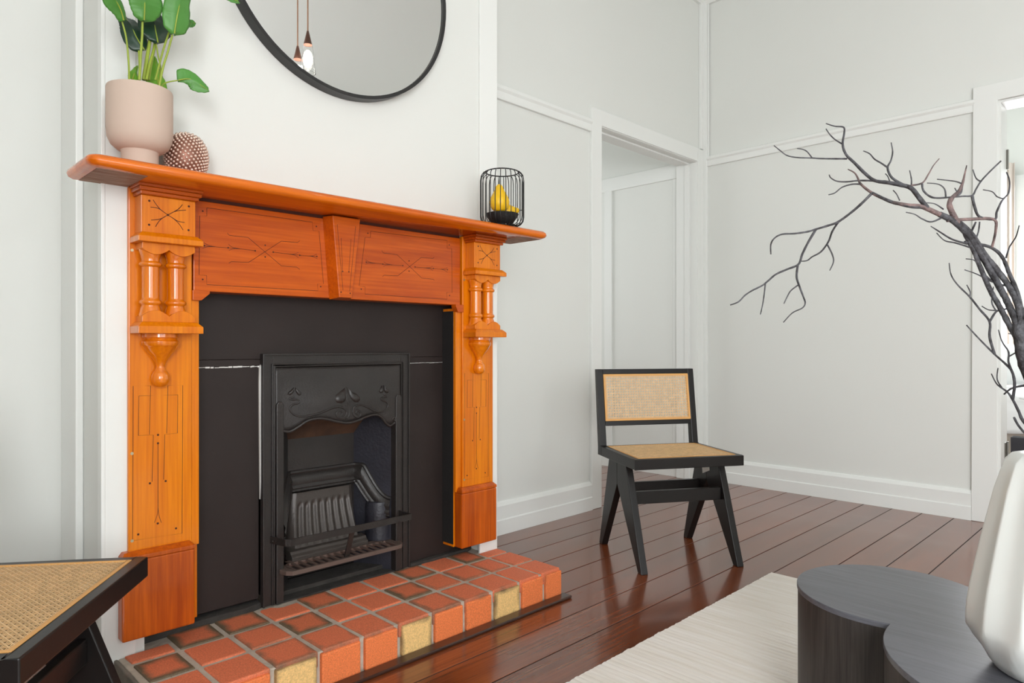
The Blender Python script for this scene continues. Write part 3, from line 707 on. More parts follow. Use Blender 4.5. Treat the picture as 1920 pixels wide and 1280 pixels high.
# pilasters (the right one repeats the left, 1.156 m along)
DX = 1.156
o8, s8 = (240, 330), 8.53; o44, s44 = (200, 680), 2.37
for side, dx in (('l', 0), ('r', DX)):
    cx = .6355+dx
    inn = 1 if dx == 0 else -1
    pb = obj('pilaster', MB().box(cx-.0805, cx+.0805, 1.979, 1.999, .36, 1.337), 'pine_z', mp_, bev=.003)
    # inner stepped strip beside the opening, in two layers
    a, b = (cx+.0805, cx+.102) if inn > 0 else (cx-.108, cx-.0805)
    obj('inner_strip', MB().box(a, b, 1.986, 2.0, .36, 1.05).box(min(a, b)+(.003 if inn > 0 else .0), max(a, b)-(.0 if inn > 0 else .003), 2.0, 2.062, .15, 1.06), 'pine_z', mp_, bev=.0015)
    if inn < 0:
        obj('sooty_edge', MB().box(a-.0015, a, 2.0, 2.064, .16, 1.05), 'soot', mp_)
    # corner bracket beneath the frieze
    if inn > 0: q = [(cx+.080, 1.074), (cx+.127, 1.074), (cx+.127, 1.066), (cx+.104, 1.046), (cx+.080, 1.046)]
    else: q = [(cx-.080, 1.074), (cx-.118, 1.074), (cx-.118, 1.066), (cx-.108, 1.046), (cx-.080, 1.046)]
    obj('corner_bracket', MB().prism(q, 'y', 1.972, 2.0), 'pine_x', mp_, bev=.001)
    # top cap, block, abacus
    bx = .6385+dx
    obj('cap_moulding', MB().add(
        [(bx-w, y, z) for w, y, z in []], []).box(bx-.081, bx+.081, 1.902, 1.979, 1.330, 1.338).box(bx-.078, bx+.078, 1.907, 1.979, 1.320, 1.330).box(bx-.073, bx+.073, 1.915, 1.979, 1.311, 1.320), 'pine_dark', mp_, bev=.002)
    blk = obj('carved_block', MB().box(bx-.068, bx+.068, 1.928, 1.979, 1.214, 1.311), 'pine_z', mp_, bev=.0015)
    gb = MB(); YBk = 1.9283
    gdx = dx
    for q in ([(637, 622), (520, 535), (455, 460), (400, 378)], [(560, 565), (490, 520), (430, 503), (360, 497)], [(637, 622), (770, 550), (830, 505), (870, 455)], [(740, 570), (810, 552), (925, 545)],
              [(637, 622), (550, 672), (485, 735), (440, 810)], [(590, 650), (500, 690), (370, 703)], [(637, 622), (740, 690), (820, 770), (880, 862)], [(710, 665), (800, 722), (905, 742)]):
        groove(gb, q, o8, s8, YBk, .0011, gdx, True)
    dots(gb, [(637, 622), (340, 395), (973, 485), (968, 865), (337, 778)], o8, s8, YBk, .003, gdx)
    obj('block_carving', gb, 'groove', blk)
    def bev_slab(nm, z0, z1, hw, yf, up=True):
        pr = [(-1, 1.979)]
        t = .012
        vs = []
        lv = [(hw, yf, z0), (hw, yf, z1-t if up else z1), (hw-t, yf+t, z1)] if up else [(hw, yf, z0), (hw, yf, z1)]
        for w_, y_, z_ in lv: vs += [(bx-w_, 1.979, z_), (bx-w_, y_, z_), (bx+w_, y_, z_), (bx+w_, 1.979, z_)]
        m = len(lv)
        fs = [(3, 2, 1, 0), tuple(range(4*m-4, 4*m))]+[(l*4+i, l*4+(i+1) % 4, l*4+4+(i+1) % 4, l*4+4+i) for l in range(m-1) for i in range(4)]
        return obj(nm, MB().add(vs, fs), 'pine_x' if 0 else 'pine_z', mp_, bev=.0015)
    bev_slab('abacus', 1.188, 1.214, .081, 1.905)
    bev_slab('bracket_shelf', .951, .981, .081, 1.905)
    # scalloped capital and base for the twin columns
    def scallop(z_flat, z_tip, z_lobe):
        pts = [(bx-.066, z_flat), (bx+.066, z_flat)]
        for cc in (.033, -.033):
            for k in range(9):
                u = 1-k/8; xx = bx+cc-.033+.066*u
                pts.append((xx, z_tip+(z_lobe-z_tip)*(math.sin(PI*u))**.9))
        return pts
    obj('capital_block', MB().prism(scallop(1.188, 1.172, 1.158), 'y', 1.925, 1.979), 'pine_z', mp_, bev=.001)
    obj('base_block', MB().prism(scallop(.981, .996, 1.012), 'y', 1.925, 1.979), 'pine_z', mp_, bev=.001)
    for c in (-.0315, .0315):
        prof = [(.001, .985), (.028, .985), (.0275, 1.002), (.0245, 1.016), (.0215, 1.024), (.022, 1.026), (.0262, 1.029), (.0272, 1.033), (.0262, 1.037), (.0215, 1.041), (.0208, 1.045),
                (.0208, 1.122), (.0212, 1.126), (.0262, 1.129), (.0275, 1.133), (.0262, 1.137), (.0215, 1.141), (.0215, 1.146), (.0235, 1.155), (.027, 1.166), (.028, 1.186), (.001, 1.186)]
        obj('column', MB().lathe(bx-.006+c, 1.954, prof, 32), 'pine_turned', mp_, smooth=45)
    prof = [(.001, .952), (.044, .952), (.0445, .941), (.040, .938), (.041, .934), (.046, .930), (.046, .921), (.042, .917), (.040, .914), (.036, .905), (.026, .893), (.018, .882), (.013, .872), (.0105, .864), (.0105, .859), (.013, .856), (.013, .853),
            (.0175, .848), (.0215, .840), (.0225, .831), (.0215, .822), (.017, .814), (.010, .809), (.001, .808)]
    obj('turned_drop', MB().lathe(bx-.009, 1.966, prof, 36), 'pine_turned', mp_, smooth=45)
    # lower carving
    gp = MB(); YP = 1.9793
    for q in ([(190, 318), (195, 102), (118, 103), (115, 790), (335, 757), (338, 100), (272, 101), (267, 313)], [(202, 528), (207, 320), (141, 323), (143, 147), (316, 142), (314, 312), (258, 318), (253, 518)], [(228, 360), (228, 650)]):
        groove(gp, q, o44, s44, YP, .0009, dx)
    groove(gp, [(228, 640), (226, 670), (212, 710)], o44, s44, YP, .0008, dx, True); groove(gp, [(228, 640), (232, 675), (243, 710)], o44, s44, YP, .0008, dx, True)
    dots(gp, [(228, 320), (228, 357), (192, 535), (262, 525), (227, 713), (140, 762), (308, 735)], o44, s44, YP, .003, dx)
    obj('pilaster_carving', gp, 'groove', pb)
    for z in (.405, .635, 1.17):
        obj('screw', MB().tube([(cx-.072, 1.9775, z), (cx-.072, 1.9795, z)], .004, 12), 'screw', pb)
    # plinth
    px0, px1 = (.534+dx, .716+dx) if inn > 0 else (.532+dx, .714+dx)
    pl = MB().box(px0, px1, 1.955, 1.999, .15, .358)
    obj('plinth', pl, 'pine_plinth', mp_, bev=.005)
    vs = []
    for w_, y_, z_ in [(0, 1.955, .3585), (0, 1.955, .368), (.008, 1.968, .378)]:
        vs += [(px0+w_, 1.999, z_), (px0+w_, y_, z_), (px1-w_, y_, z_), (px1-w_, 1.999, z_)]
    obj('plinth_moulding', MB().add(vs, [(3, 2, 1, 0), (8, 9, 10, 11)]+[(l*4+i, l*4+(i+1) % 4, l*4+4+(i+1) % 4, l*4+4+i) for l in range(2) for i in range(4)]), 'pine_plinth', mp_, bev=.001)

# ------------------------------------------------------------ round mirror
MC = Vector((1.197, 1.975, 2.155)); MR = .418
mi = thing('wall_mirror', 'large round wall mirror with a thin black frame above the mantel', 'mirror', (1.197, 1.99, 2.155))
mb = MB(); nn = 96
ringp = [(MR-.012, 1.962), (MR, 1.960), (MR+.001, 1.9985), (MR-.012, 1.9985)]
vs = []
for i in range(nn):
    a = 2*PI*i/nn
    for r, y in ringp: vs.append((MC.x+r*math.cos(a), y, MC.z+r*math.sin(a)))
mb.add(vs, [(i*4+k, i*4+(k+1) % 4, ((i+1) % nn)*4+(k+1) % 4, ((i+1) % nn)*4+k) for i in range(nn) for k in range(4)])
obj('frame', mb, 'frame_black', mi, smooth=40)
mb = MB()
mb.add([(MC.x+(MR-.01)*math.cos(2*PI*i/nn), 1.968, MC.z+(MR-.01)*math.sin(2*PI*i/nn)) for i in range(nn)]+[(MC.x+(MR-.01)*math.cos(2*PI*i/nn), 1.974, MC.z+(MR-.01)*math.sin(2*PI*i/nn)) for i in range(nn)],
       [tuple(range(nn)), tuple(range(nn, 2*nn))[::-1]]+[(i, nn+i, nn+(i+1) % nn, (i+1) % nn) for i in range(nn)])
obj('glass', mb, 'mirror', mi)

# ------------------------------------------------------------ pendant lamps (seen in the mirror)
for k, (x, y, zb, lab) in enumerate(((1.70, .68, 2.245, 'copper-capped pendant lamp on a thin cord, the lower-hanging left one in the mirror'),
                                     (1.692, .80, 2.28, 'copper-capped pendant lamp on a thin cord, the higher right one in the mirror'))):
    pt = thing('pendant_lamp', lab, 'lamp', (x, y, ZC))
    obj('cord', MB().tube([(x, y, zb+.20), (x, y, ZC)], .0035, 8), 'cord', pt)
    obj('ceiling_rose', MB().lathe(x, y, [(.001, ZC-.03), (.04, ZC-.03), (.045, ZC), (.001, ZC)], 24), 'copperbrown', pt, smooth=40)
    obj('cap', MB().lathe(x, y, [(.001, zb+.21), (.005, zb+.21), (.020, zb+.147), (.022, zb+.14), (.001, zb+.14)], 24), 'copperbrown', pt, smooth=40)
    obj('shade', MB().lathe(x, y, [(.023, zb+.14), (.030, zb+.09), (.038, zb+.0), (.035, zb+.0), (.027, zb+.09), (.020, zb+.138)], 24), 'lampglass', pt, smooth=60)
    obj('bulb', MB().ball((x, y, zb+.07), .023, 14, 8, 1.9), 'bulb', pt, smooth=60)

# ------------------------------------------------------------ potted plant on the mantel
PX, PY = .556, 1.888
pp = thing('potted_plant', 'broad-leaved green plant in a blush footed pot on the mantel', 'plant', (PX, PY, SZ1))
z = SZ1
prof = [(.001, z+.0005), (.042, z+.0005), (.0425, z+.037), (.044, z+.040), (.052, z+.043), (.066, z+.055), (.0735, z+.072), (.0755, z+.095), (.0755, z+.193), (.0745, z+.1965), (.072, z+.1965), (.0705, z+.193), (.0705, z+.175), (.001, z+.173)]
obj('pot', MB().lathe(PX, PY, prof, 64), 'pot', pp, smooth=40)
obj('soil', MB().lathe(PX, PY, [(.001, z+.178), (.04, z+.179), (.070, z+.176), (.070, z+.172), (.001, z+.172)], 32), 'soil', pp)
o33, s33 = (160, 0), 6.4
def leaf(mid, wid, m, y0, y1, bow=.012, droop=0, n=16):
    # mid: midrib points, wid: (left,right) half widths in metres at stations 0..1
    P = [onY(o33[0]+x/s33, o33[1]+yy/s33, 1.9) for x, yy in mid]
    L_ = len(P)
    for i, p in enumerate(P):
        Y = y0+(y1-y0)*i/(L_-1)
        q = onY(o33[0]+mid[i][0]/s33, o33[1]+mid[i][1]/s33, Y); P[i] = q
    P = smooth_line(P, 6); m_ = len(P)-1
    def W(u):
        f = u*(len(wid)-1); i = min(int(f), len(wid)-2); t = f-i; t = t*t*(3-2*t)
        return [wid[i][k]+(wid[i+1][k]-wid[i][k])*t for k in (0, 1)]
    mb = MB()
    def fn(u, v):
        f = u*m_; i = min(int(f), m_-1); p = P[i].lerp(P[i+1], f-i)
        t = (P[min(i+1, m_)]-P[max(i-1, 0)]).normalized()
        sd = Vector((t.z, 0, -t.x)).normalized()
        w_ = W(u); a = (v-.5)*2
        off = a*(w_[0] if a < 0 else w_[1])
        dip = bow*(1-abs(a))**1.0*(1 if abs(a) > 1e-3 else 1.15)
        wav = .0016*math.sin(u*9+a*3)+.0005*math.sin(u*60)*abs(a)
        return p+sd*off+Vector((0, bow-dip*1.0-bow+wav, 0))*1.0
    mb.grid(fn, n*2, 12)
    lf = obj('leaf', mb, m, pp, smooth=60, solid=.0012)
    rb = MB(); m2 = max(2, int(len(P)*.93))
    rb.tube([Vector(p)-Vector((0, bow*1.15+.0, 0)) for p in P[:m2]], [.0019*(1-.75*i/m2) for i in range(m2)], 6)
    obj('midrib', rb, 'stem', lf, smooth=60)
    return lf
def stalk(px, Y0, Y1, r0=.0026, r1=.002):
    n = len(px)
    P = smooth_line([onY(o33[0]+x/s33, o33[1]+yy/s33, Y0+(Y1-Y0)*i/(n-1)) for i, (x, yy) in enumerate(px)], 5)
    obj('stalk', MB().tube(P, [r0+(r1-r0)*i/(len(P)-1) for i in range(len(P))], 7), 'stem', pp, smooth=60)
WB = [(.002, .002), (.024, .024), (.037, .037), (.043, .043), (.044, .044), (.041, .041), (.033, .033), (.020, .020), (.001, .001)]
def sc(w, a, b=None): b = a if b is None else b; return [(x*a, y*b) for x, y in w]
leaf([(685, 265), (690, 130), (690, 0), (680, -200), (660, -380)], [(.004, .004), (.022, .030), (.028, .041), (.031, .046), (.033, .046), (.031, .042), (.024, .032), (.014, .018), (.001, .001)], 'leaf', 1.835, 1.80)
leaf([(1045, 425), (1075, 230), (1125, 0), (1170, -200), (1190, -330)], [(.004, .004), (.025, .030), (.031, .036), (.032, .032), (.032, .026), (.030, .026), (.024, .022), (.014, .014), (.001, .001)], 'leaf', 1.83, 1.80)
leaf([(440, 265), (400, 130), (325, 0), (220, -150), (90, -300)], [(.006, .006), (.012, .012), (.018, .014), (.022, .018), (.024, .020), (.022, .018), (.016, .014), (.008, .008), (.001, .001)], 'leaf', 1.86, 1.82)
leaf([(850, 530), (825, 400), (800, 270), (760, 120), (720, 0)], [(.002, .002), (.022, .028), (.034, .040), (.036, .040), (.034, .036), (.030, .030), (.022, .022), (.012, .012), (.001, .001)], 'leaf_dark', 1.885, 1.90)
leaf([(690, 620), (600, 480), (530, 330), (470, 250), (440, 190)], [(.010, .008), (.026, .024), (.030, .030), (.028, .030), (.024, .028), (.020, .024), (.016, .018), (.009, .010), (.001, .001)], 'leaf_dark', 1.91, 1.93)
leaf([(1105, 970), (1200, 955), (1290, 970), (1390, 1040), (1480, 1100)], [(.003, .003), (.026, .006), (.028, .012), (.026, .020), (.022, .024), (.018, .024), (.014, .020), (.010, .012), (.001, .001)], 'leaf', 1.88, 1.86, bow=.006)
leaf([(880, 1090), (860, 960), (845, 860), (835, 760), (830, 680)], [(.03, .022), (.030, .022), (.028, .020), (.022, .016), (.018, .013), (.014, .010), (.010, .008), (.005, .005), (.001, .001)], 'leaf_bright', 1.92, 1.94, bow=.004)
leaf([(560, 960), (575, 910), (590, 870), (605, 830), (625, 790)], [(.010, .012), (.012, .012), (.012, .012), (.010, .010), (.008, .008), (.006, .006), (.005, .005), (.003, .003), (.001, .001)], 'leaf_bright', 1.90, 1.93, bow=.003)
leaf([(1200, 290), (1240, 285), (1270, 280), (1295, 278), (1320, 275)], [(.008, .008), (.009, .009), (.010, .010), (.010, .010), (.010, .010), (.009, .009), (.008, .008), (.005, .005), (.001, .001)], 'leaf', 1.88, 1.88, bow=.002)
leaf([(1500, -330), (1590, -190), (1680, -90), (1760, -10), (1850, 40)], [(.003, .003), (.014, .014), (.018, .018), (.018, .018), (.016, .016), (.013, .013), (.010, .010), (.006, .006), (.001, .001)], 'leaf', 1.84, 1.84, bow=.004)
stalk([(525, 960), (520, 750), (490, 450), (440, 255)], 1.87, 1.86)
stalk([(650, 960), (662, 700), (680, 450), (686, 255)], 1.86, 1.835, .0034, .0026)
stalk([(885, 1040), (930, 820), (990, 620), (1046, 415)], 1.86, 1.83, .0030, .0024)
stalk([(880, 1040), (903, 820), (878, 690), (850, 525)], 1.88, 1.885, .0022, .0018)
stalk([(700, 960), (740, 700), (772, 500), (800, 300)], 1.885, 1.895, .0048, .004)
stalk([(735, 960), (775, 760), (820, 600), (840, 450)], 1.875, 1.90, .0036, .003)
stalk([(760, 960), (790, 780), (835, 560), (860, 430)], 1.89, 1.905, .003, .0026)
stalk([(640, 960), (650, 800), (640, 600), (625, 450)], 1.89, 1.915, .0026, .002)
stalk([(900, 1060), (940, 1005), (1010, 980), (1108, 965)], 1.885, 1.88, .0018, .0016)
stalk([(840, 960), (1000, 400), (1250, -100), (1500, -330)], 1.87, 1.84, .0026, .002)
# ------------------------------------------------------------ studded ornament
ox, oy = .686, 1.934
orn = thing('studded_ornament', 'round coppery ornament covered in pearly studs beside the plant pot', 'ornament', (ox, oy, SZ1))
def lump(a, z): return 1+.05*math.sin(2*a+1)+.03*math.sin(3*a)
R0, H0 = .053, .124
prof = [(max(.001, R0*math.sin(PI*max(.09, j/14))**.8), SZ1+.0005+H0*(.5-.5*math.cos(PI*j/14))) for j in range(15)]
obj('body', MB().lathe(ox, oy, prof, 40, lump), 'copper_base', orn, smooth=60)
st_ = MB(); N_ = 430
for i in range(N_):
    v = (i+.5)/N_; ph = i*2.39996
    th = math.acos(1-2*v)
    if th > PI*.93: continue
    rr = R0*math.sin(th)**.8*lump(ph, 0)
    c = (ox+rr*math.cos(ph), oy+rr*math.sin(ph), SZ1+H0*(.5+.5*math.cos(th)))
    st_.ball(c, .0038+random.uniform(-.0004, .0005), 8, 5)
obj('studs', st_, 'copper', orn, smooth=80, kind='stuff')
# ------------------------------------------------------------ wire cage with pears
cx, cy = 1.815, 1.868; cz = SZ1
cg = thing('wire_lantern', 'round black wire cage lantern holding yellow pears on the mantel', 'lantern', (cx, cy, cz))
obj('base', MB().lathe(cx, cy, [(.001, cz+.0005), (.048, cz+.0005), (.05, cz+.004), (.048, cz+.010), (.001, cz+.011)], 36), 'blackwire', cg, smooth=40)
for k in range(26):
    a = 2*PI*k/26; R = .083
    pr = [(.048, .006), (.060, .007), (.072, .013), (.080, .024), (R, .04), (R, .11), (R, .178), (.080, .196), (.072, .207), (.062, .211)]
    P = [(cx+r*math.cos(a), cy+r*math.sin(a), cz+zz) for r, zz in pr]
    obj('wire', MB().tube(P, .0016, 6), 'blackwire', cg, smooth=80)
rg = MB()
rg.tube([(cx+.062*math.cos(2*PI*i/40), cy+.062*math.sin(2*PI*i/40), cz+.211) for i in range(41)], .0024, 6, cap=False)
obj('top_ring', rg, 'blackwire', cg, smooth=80)
bw = tag(obj('bowl', MB().lathe(cx, cy, [(.001, cz+.0115), (.034, cz+.0115), (.046, cz+.024), (.060, cz+.044), (.063, cz+.052), (.058, cz+.052), (.048, cz+.036), (.03, cz+.022), (.001, cz+.02)], 36, lambda a, z: 1+.03*math.sin(14*a)), 'blackbowl', loc=(cx, cy, cz), smooth=40),
    'rough black shallow bowl inside the wire lantern under the pears', 'bowl')
pear_prof = [(.001, 0), (.014, .001), (.027, .010), (.034, .024), (.035, .036), (.031, .050), (.023, .064), (.016, .077), (.012, .088), (.007, .094), (.001, .096)]
def pear(loc, rot, sc_, label):
    o = obj('pear', MB().lathe(0, 0, [(r*sc_, z*sc_) for r, z in pear_prof], 28), 'pear', smooth=80)
    o.location = loc; o.rotation_euler = rot
    tag(o, label, 'pear', 'pears in the wire lantern')
    me = MB().tube(smooth_line([(0, 0, .092*sc_), (.002, 0, .105*sc_), (.006, .001, .118*sc_)], 4), .0017, 6)
    s = obj('stalk', me, 'blackwire', smooth=80); s.parent = o
    return o
pear((1.783, 1.848, cz+.052), (0, math.radians(-6), .6), 1.08, 'upright yellow pear in the wire lantern, its neck leaning left')
pear((1.824, 1.896, cz+.064), (math.radians(84), 0, math.radians(48)), .84, 'yellow pear lying on its side in the wire lantern')

# ------------------------------------------------------------ cane chairs
def ribbon(mb, p, q, w_, zoff, th=.0009, norm=Vector((0, 0, 1))):
    p = Vector(p)+norm*zoff; q = Vector(q)+norm*zoff
    d = (q-p).normalized(); s_ = d.cross(norm)*w_/2; t_ = norm*th/2
    vs = [p-s_-t_, p+s_-t_, q+s_-t_, q-s_-t_, p-s_+t_, p+s_+t_, q+s_+t_, q-s_+t_]
    mb.add(vs, [(0, 3, 2, 1), (4, 5, 6, 7), (0, 1, 5, 4), (1, 2, 6, 5), (2, 3, 7, 6), (3, 0, 4, 7)])
def cane(o, ux, uy, W_, H_, pitch=.0125):
    # six-way cane weave on the rectangle o + a*ux + b*uy
    ux = Vector(ux); uy = Vector(uy); o = Vector(o); nrm = ux.cross(uy).normalized(); mb = MB()
    P = lambda a, b: o+ux*a+uy*b
    nx = round(W_/pitch); ny = round(H_/pitch); px, py = W_/nx, H_/ny
    for i in range(nx):
        for s_ in (-.14, .14):
            a = (i+.5+s_)*px; ribbon(mb, P(a, 0), P(a, H_), .0017, 0, norm=nrm)
    for j in range(ny):
        for s_ in (-.14, .14):
            b = (j+.5+s_)*py; ribbon(mb, P(0, b), P(W_, b), .0017, .0009, norm=nrm)
    def clip(a0, b0, sg):
        # line through (a0,b0) slope sg within the rectangle
        t0 = -1e9; t1 = 1e9
        for c, d, lim in ((a0, 1, W_), (b0, sg, H_)):
            lo, hi = sorted(((0-c)/d, (lim-c)/d)); t0 = max(t0, lo); t1 = min(t1, hi)
        return t0, t1
    k = -int(H_/px)-1
    while k < nx+int(H_/px)+2:
        for sg in (1, -1):
            a0 = (k+.5)*px; b0 = 0 if sg > 0 else H_
            sl = sg*py/px
            t0, t1 = clip(a0, b0, sl)
            if t1-t0 > .004: ribbon(mb, P(a0+t0, b0+sl*t0), P(a0+t1, b0+sl*t1), .0020, .0016 if sg > 0 else -.0008, norm=nrm)
        k += 1
    return mb
def hexa(p):  # eight corners
    return MB().add(p, [(0, 3, 2, 1), (4, 5, 6, 7), (0, 1, 5, 4), (1, 2, 6, 5), (2, 3, 7, 6), (3, 0, 4, 7)])
def chair(loc, rot, label):
    t = thing('cane_chair', label, 'chair', loc, rot, 'black and cane chairs', local=True)
    B = .0025
    sf = MB().box(-.246, .246, .186, .21, .415, .458).box(-.246, -.222, -.165, .186, .415, .458).box(.222, .246, -.165, .186, .415, .458).box(-.222, .222, -.19, -.165, .415, .458)
    obj('seat_frame', sf, 'blackwood', t, bev=B)
    obj('seat_edging', MB().box(-.222, .222, .178, .186, .452, .4595).box(-.222, .222, -.165, -.157, .452, .4595).box(-.222, -.214, -.157, .178, .452, .4595).box(.214, .222, -.157, .178, .452, .4595), 'cane_edge', t, bev=.001)
    obj('seat_cane', cane((-.216, -.158, .4565), (1, 0, 0), (0, 1, 0), .432, .337), 'cane', t, kind='stuff')
    for s_ in (-1, 1):
        a, b = (.200, .230) if s_ > 0 else (-.230, -.200)
        obj('leg', MB().prism([(-.0175, .4145), (.078, .4145), (.236, 0), (.200, 0), (-.0175, .315)], 'x', a, b), 'blackwood', t, bev=B)
        obj('leg', MB().prism([(-.0185, .4145), (-.113, .4145), (-.236, 0), (-.200, 0), (-.0185, .315)], 'x', a, b), 'blackwood', t, bev=B)
        u0, u1 = (.216, .246) if s_ > 0 else (-.246, -.216)
        obj('back_post', MB().prism([(-.1655, .459), (-.1655, .415), (-.212, .415), (-.212, .45), (-.252, .808), (-.225, .808), (-.175, .46)], 'x', u0, u1), 'blackwood', t, bev=B)
    obj('stretcher', MB().box(-.1995, .1995, .085, .107, .252, .305), 'blackwood', t, bev=B)
    obj('stretcher', MB().box(-.1995, .1995, -.107, -.085, .252, .305), 'blackwood', t, bev=B)
    # back panel leans with the posts
    def by(z): return -.175-(z-.46)*(.050/.348)
    def bar(z0, z1, th0=.0, th1=.022, x=.2155):
        return [(-x, by(z0)-th1, z0), (x, by(z0)-th1, z0), (x, by(z0)-th0, z0), (-x, by(z0)-th0, z0), (-x, by(z1)-th1, z1), (x, by(z1)-th1, z1), (x, by(z1)-th0, z1), (-x, by(z1)-th0, z1)]
    obj('back_rail', hexa(bar(.785, .808)), 'blackwood', t, bev=B)
    obj('back_rail', hexa(bar(.548, .570)), 'blackwood', t, bev=B)
    n_ = Vector((0, by(.785)-by(.570), .215)); L_ = n_.length; n_.normalize()
    ed = MB()
    def strip(x0, x1, z0, z1):
        ed.add([(x0, by(z0)-.007, z0), (x1, by(z0)-.007, z0), (x1, by(z0)+.001, z0), (x0, by(z0)+.001, z0), (x0, by(z1)-.007, z1), (x1, by(z1)-.007, z1), (x1, by(z1)+.001, z1), (x0, by(z1)+.001, z1)],
               [(0, 3, 2, 1), (4, 5, 6, 7), (0, 1, 5, 4), (1, 2, 6, 5), (2, 3, 7, 6), (3, 0, 4, 7)])
    strip(-.215, .215, .570, .579); strip(-.215, .215, .776, .785); strip(-.215, -.205, .579, .776); strip(.205, .215, .579, .776)
    obj('back_edging', ed, 'cane_edge', t, bev=.001)
    obj('back_cane', cane(Vector((-.206, by(.578)-.002, .578)), (1, 0, 0), n_, .412, L_*.925), 'cane', t, kind='stuff')
    return t
ch1 = chair((2.6145, 1.645, 0), math.radians(148.5), 'black wooden chair with cane seat and back standing on the floorboards by the doorway')
tg = hexa([(-.199, -.050, .338), (-.199, .012, .362), (-.1985, .012, .362), (-.1985, -.050, .338), (-.199, -.060, .412), (-.199, .006, .412), (-.1985, .006, .412), (-.1985, -.060, .412)])
tgo = obj('paper_tag', tg, 'tag', ch1, label='white paper tag under the seat')
ch2 = chair((.178, 1.549, 0), math.atan2(-.8, -.6), 'black wooden chair with cane seat at the lower left, beside the hearth')

# ------------------------------------------------------------ rug
def rug_h(x):
    return .010+.0028*abs(math.sin(x*155))**.6*(.4+.6*mnoise.noise(Vector((x*9, 0, 3)))+.3)
rg = MB(); rx0, rx1, ry0, ry1 = .45, 2.667, -1.5, 1.198; nx, ny = 420, 40
vs = []; fs = []
for i in range(nx+1):
    x = rx0+(rx1-rx0)*i/nx
    for j in range(ny+1):
        y = ry0+(ry1-ry0)*j/ny
        jag = .004*mnoise.noise(Vector((x*30, 0, 0))) if j == ny else 0
        vs.append((x+.003*math.sin(y*8)*(i/nx), y+jag, max(.004, rug_h(x+.002*math.sin(y*23)))+.0012*mnoise.noise(Vector((x*60, y*60, 0)))))
for i in range(nx):
    for j in range(ny): a = i*(ny+1)+j; fs.append((a, a+ny+1, a+ny+2, a+1))
o_ = len(vs)
per = [i*(ny+1) for i in range(nx+1)]+[nx*(ny+1)+j for j in range(1, ny+1)]+[i*(ny+1)+ny for i in range(nx-1, -1, -1)]+[j for j in range(ny-1, 0, -1)]
for q in per: vs.append((vs[q][0], vs[q][1], .0008))
for k in range(len(per)): fs.append((per[k], per[(k+1) % len(per)], o_+(k+1) % len(per), o_+k))
rg.add(vs, fs)
tag(obj('area_rug', rg, 'rug', loc=(1.5, -.1, 0)), 'cream ribbed woven rug on the floorboards beneath the coffee table', 'rug')

# ------------------------------------------------------------ coffee table of two merged drums
A1, R1 = Vector((1.733, .4915)), .2045; A2, R2 = Vector((1.534, .145)), .296
def union_outline(g1=0):
    r1, r2 = R1+g1, R2+g1
    d = (A2-A1); D = d.length; a = (r1*r1-r2*r2+D*D)/(2*D); hh = math.sqrt(r1*r1-a*a)
    m = A1+d/D*a; pr = Vector((-d.y, d.x))/D
    p1, p2 = m+pr*hh, m-pr*hh
    ang = lambda c, p: math.atan2(p.y-c.y, p.x-c.x)
    out = []
    s0, s1 = ang(A1, p1), ang(A1, p2)
    # arc of drum 1 that lies away from drum 2
    def arc(c, r, a0, a1, n):
        return [(c.x+r*math.cos(a0+(a1-a0)*i/n), c.y+r*math.sin(a0+(a1-a0)*i/n)) for i in range(n)]
    away = math.atan2(-d.y, -d.x)
    def norm(a, ref):
        while a < ref: a += 2*PI
        while a >= ref+2*PI: a -= 2*PI
        return a
    e = norm(s1, s0)
    mid = norm(away, s0)
    if mid > e: s0, s1, p1, p2 = s1, s0, p2, p1; e = norm(s1, s0)
    out += arc(A1, r1, s0, e, 60)
    q0 = ang(A2, p2); q1 = norm(ang(A2, p1), q0)
    out += arc(A2, r2, q0, q1, 90)
    return out
tb = thing('coffee_table', 'dark wood coffee table of two merged round drums standing on the rug', 'table', (1.62, .3, .014))
obj('drum_body', MB().prism(union_outline(-.002), 'z', .014, .338), 'tableside', tb, smooth=30)
obj('tabletop', MB().prism(union_outline(0), 'z', .338, .35), 'tabletop', tb, bev=.0015)

# ------------------------------------------------------------ fluted vase and branches
VX, VY, VZ = 1.502, .167, .3505
va = thing('fluted_vase', 'tall white vase with twisting flutes standing on the dark coffee table', 'vase', (VX, VY, VZ))
NF = 13
vprof = [(.001, 0), (.082, 0), (.094, .004), (.108, .022), (.124, .045), (.1345, .066), (.136, .080), (.134, .11), (.128, .15), (.120, .19), (.111, .235), (.102, .275), (.093, .315), (.084, .345), (.077, .366), (.066, .3775), (.050, .381), (.034, .381), (.03, .376), (.03, .30), (.001, .30)]
def flute(a, z):
    h = z-VZ
    if h < .003 or h > .38: return 1
    tw = a*NF+max(0, .08-h)*55
    k = abs(math.sin(tw/2))
    amp = .055*min(1, h/.03)*min(1, max(0, (.381-h))/.03)
    return 1-amp*k
obj('body', MB().lathe(VX, VY, [(r, VZ+z) for r, z in vprof], NF*16, flute), 'vase', va, smooth=55)

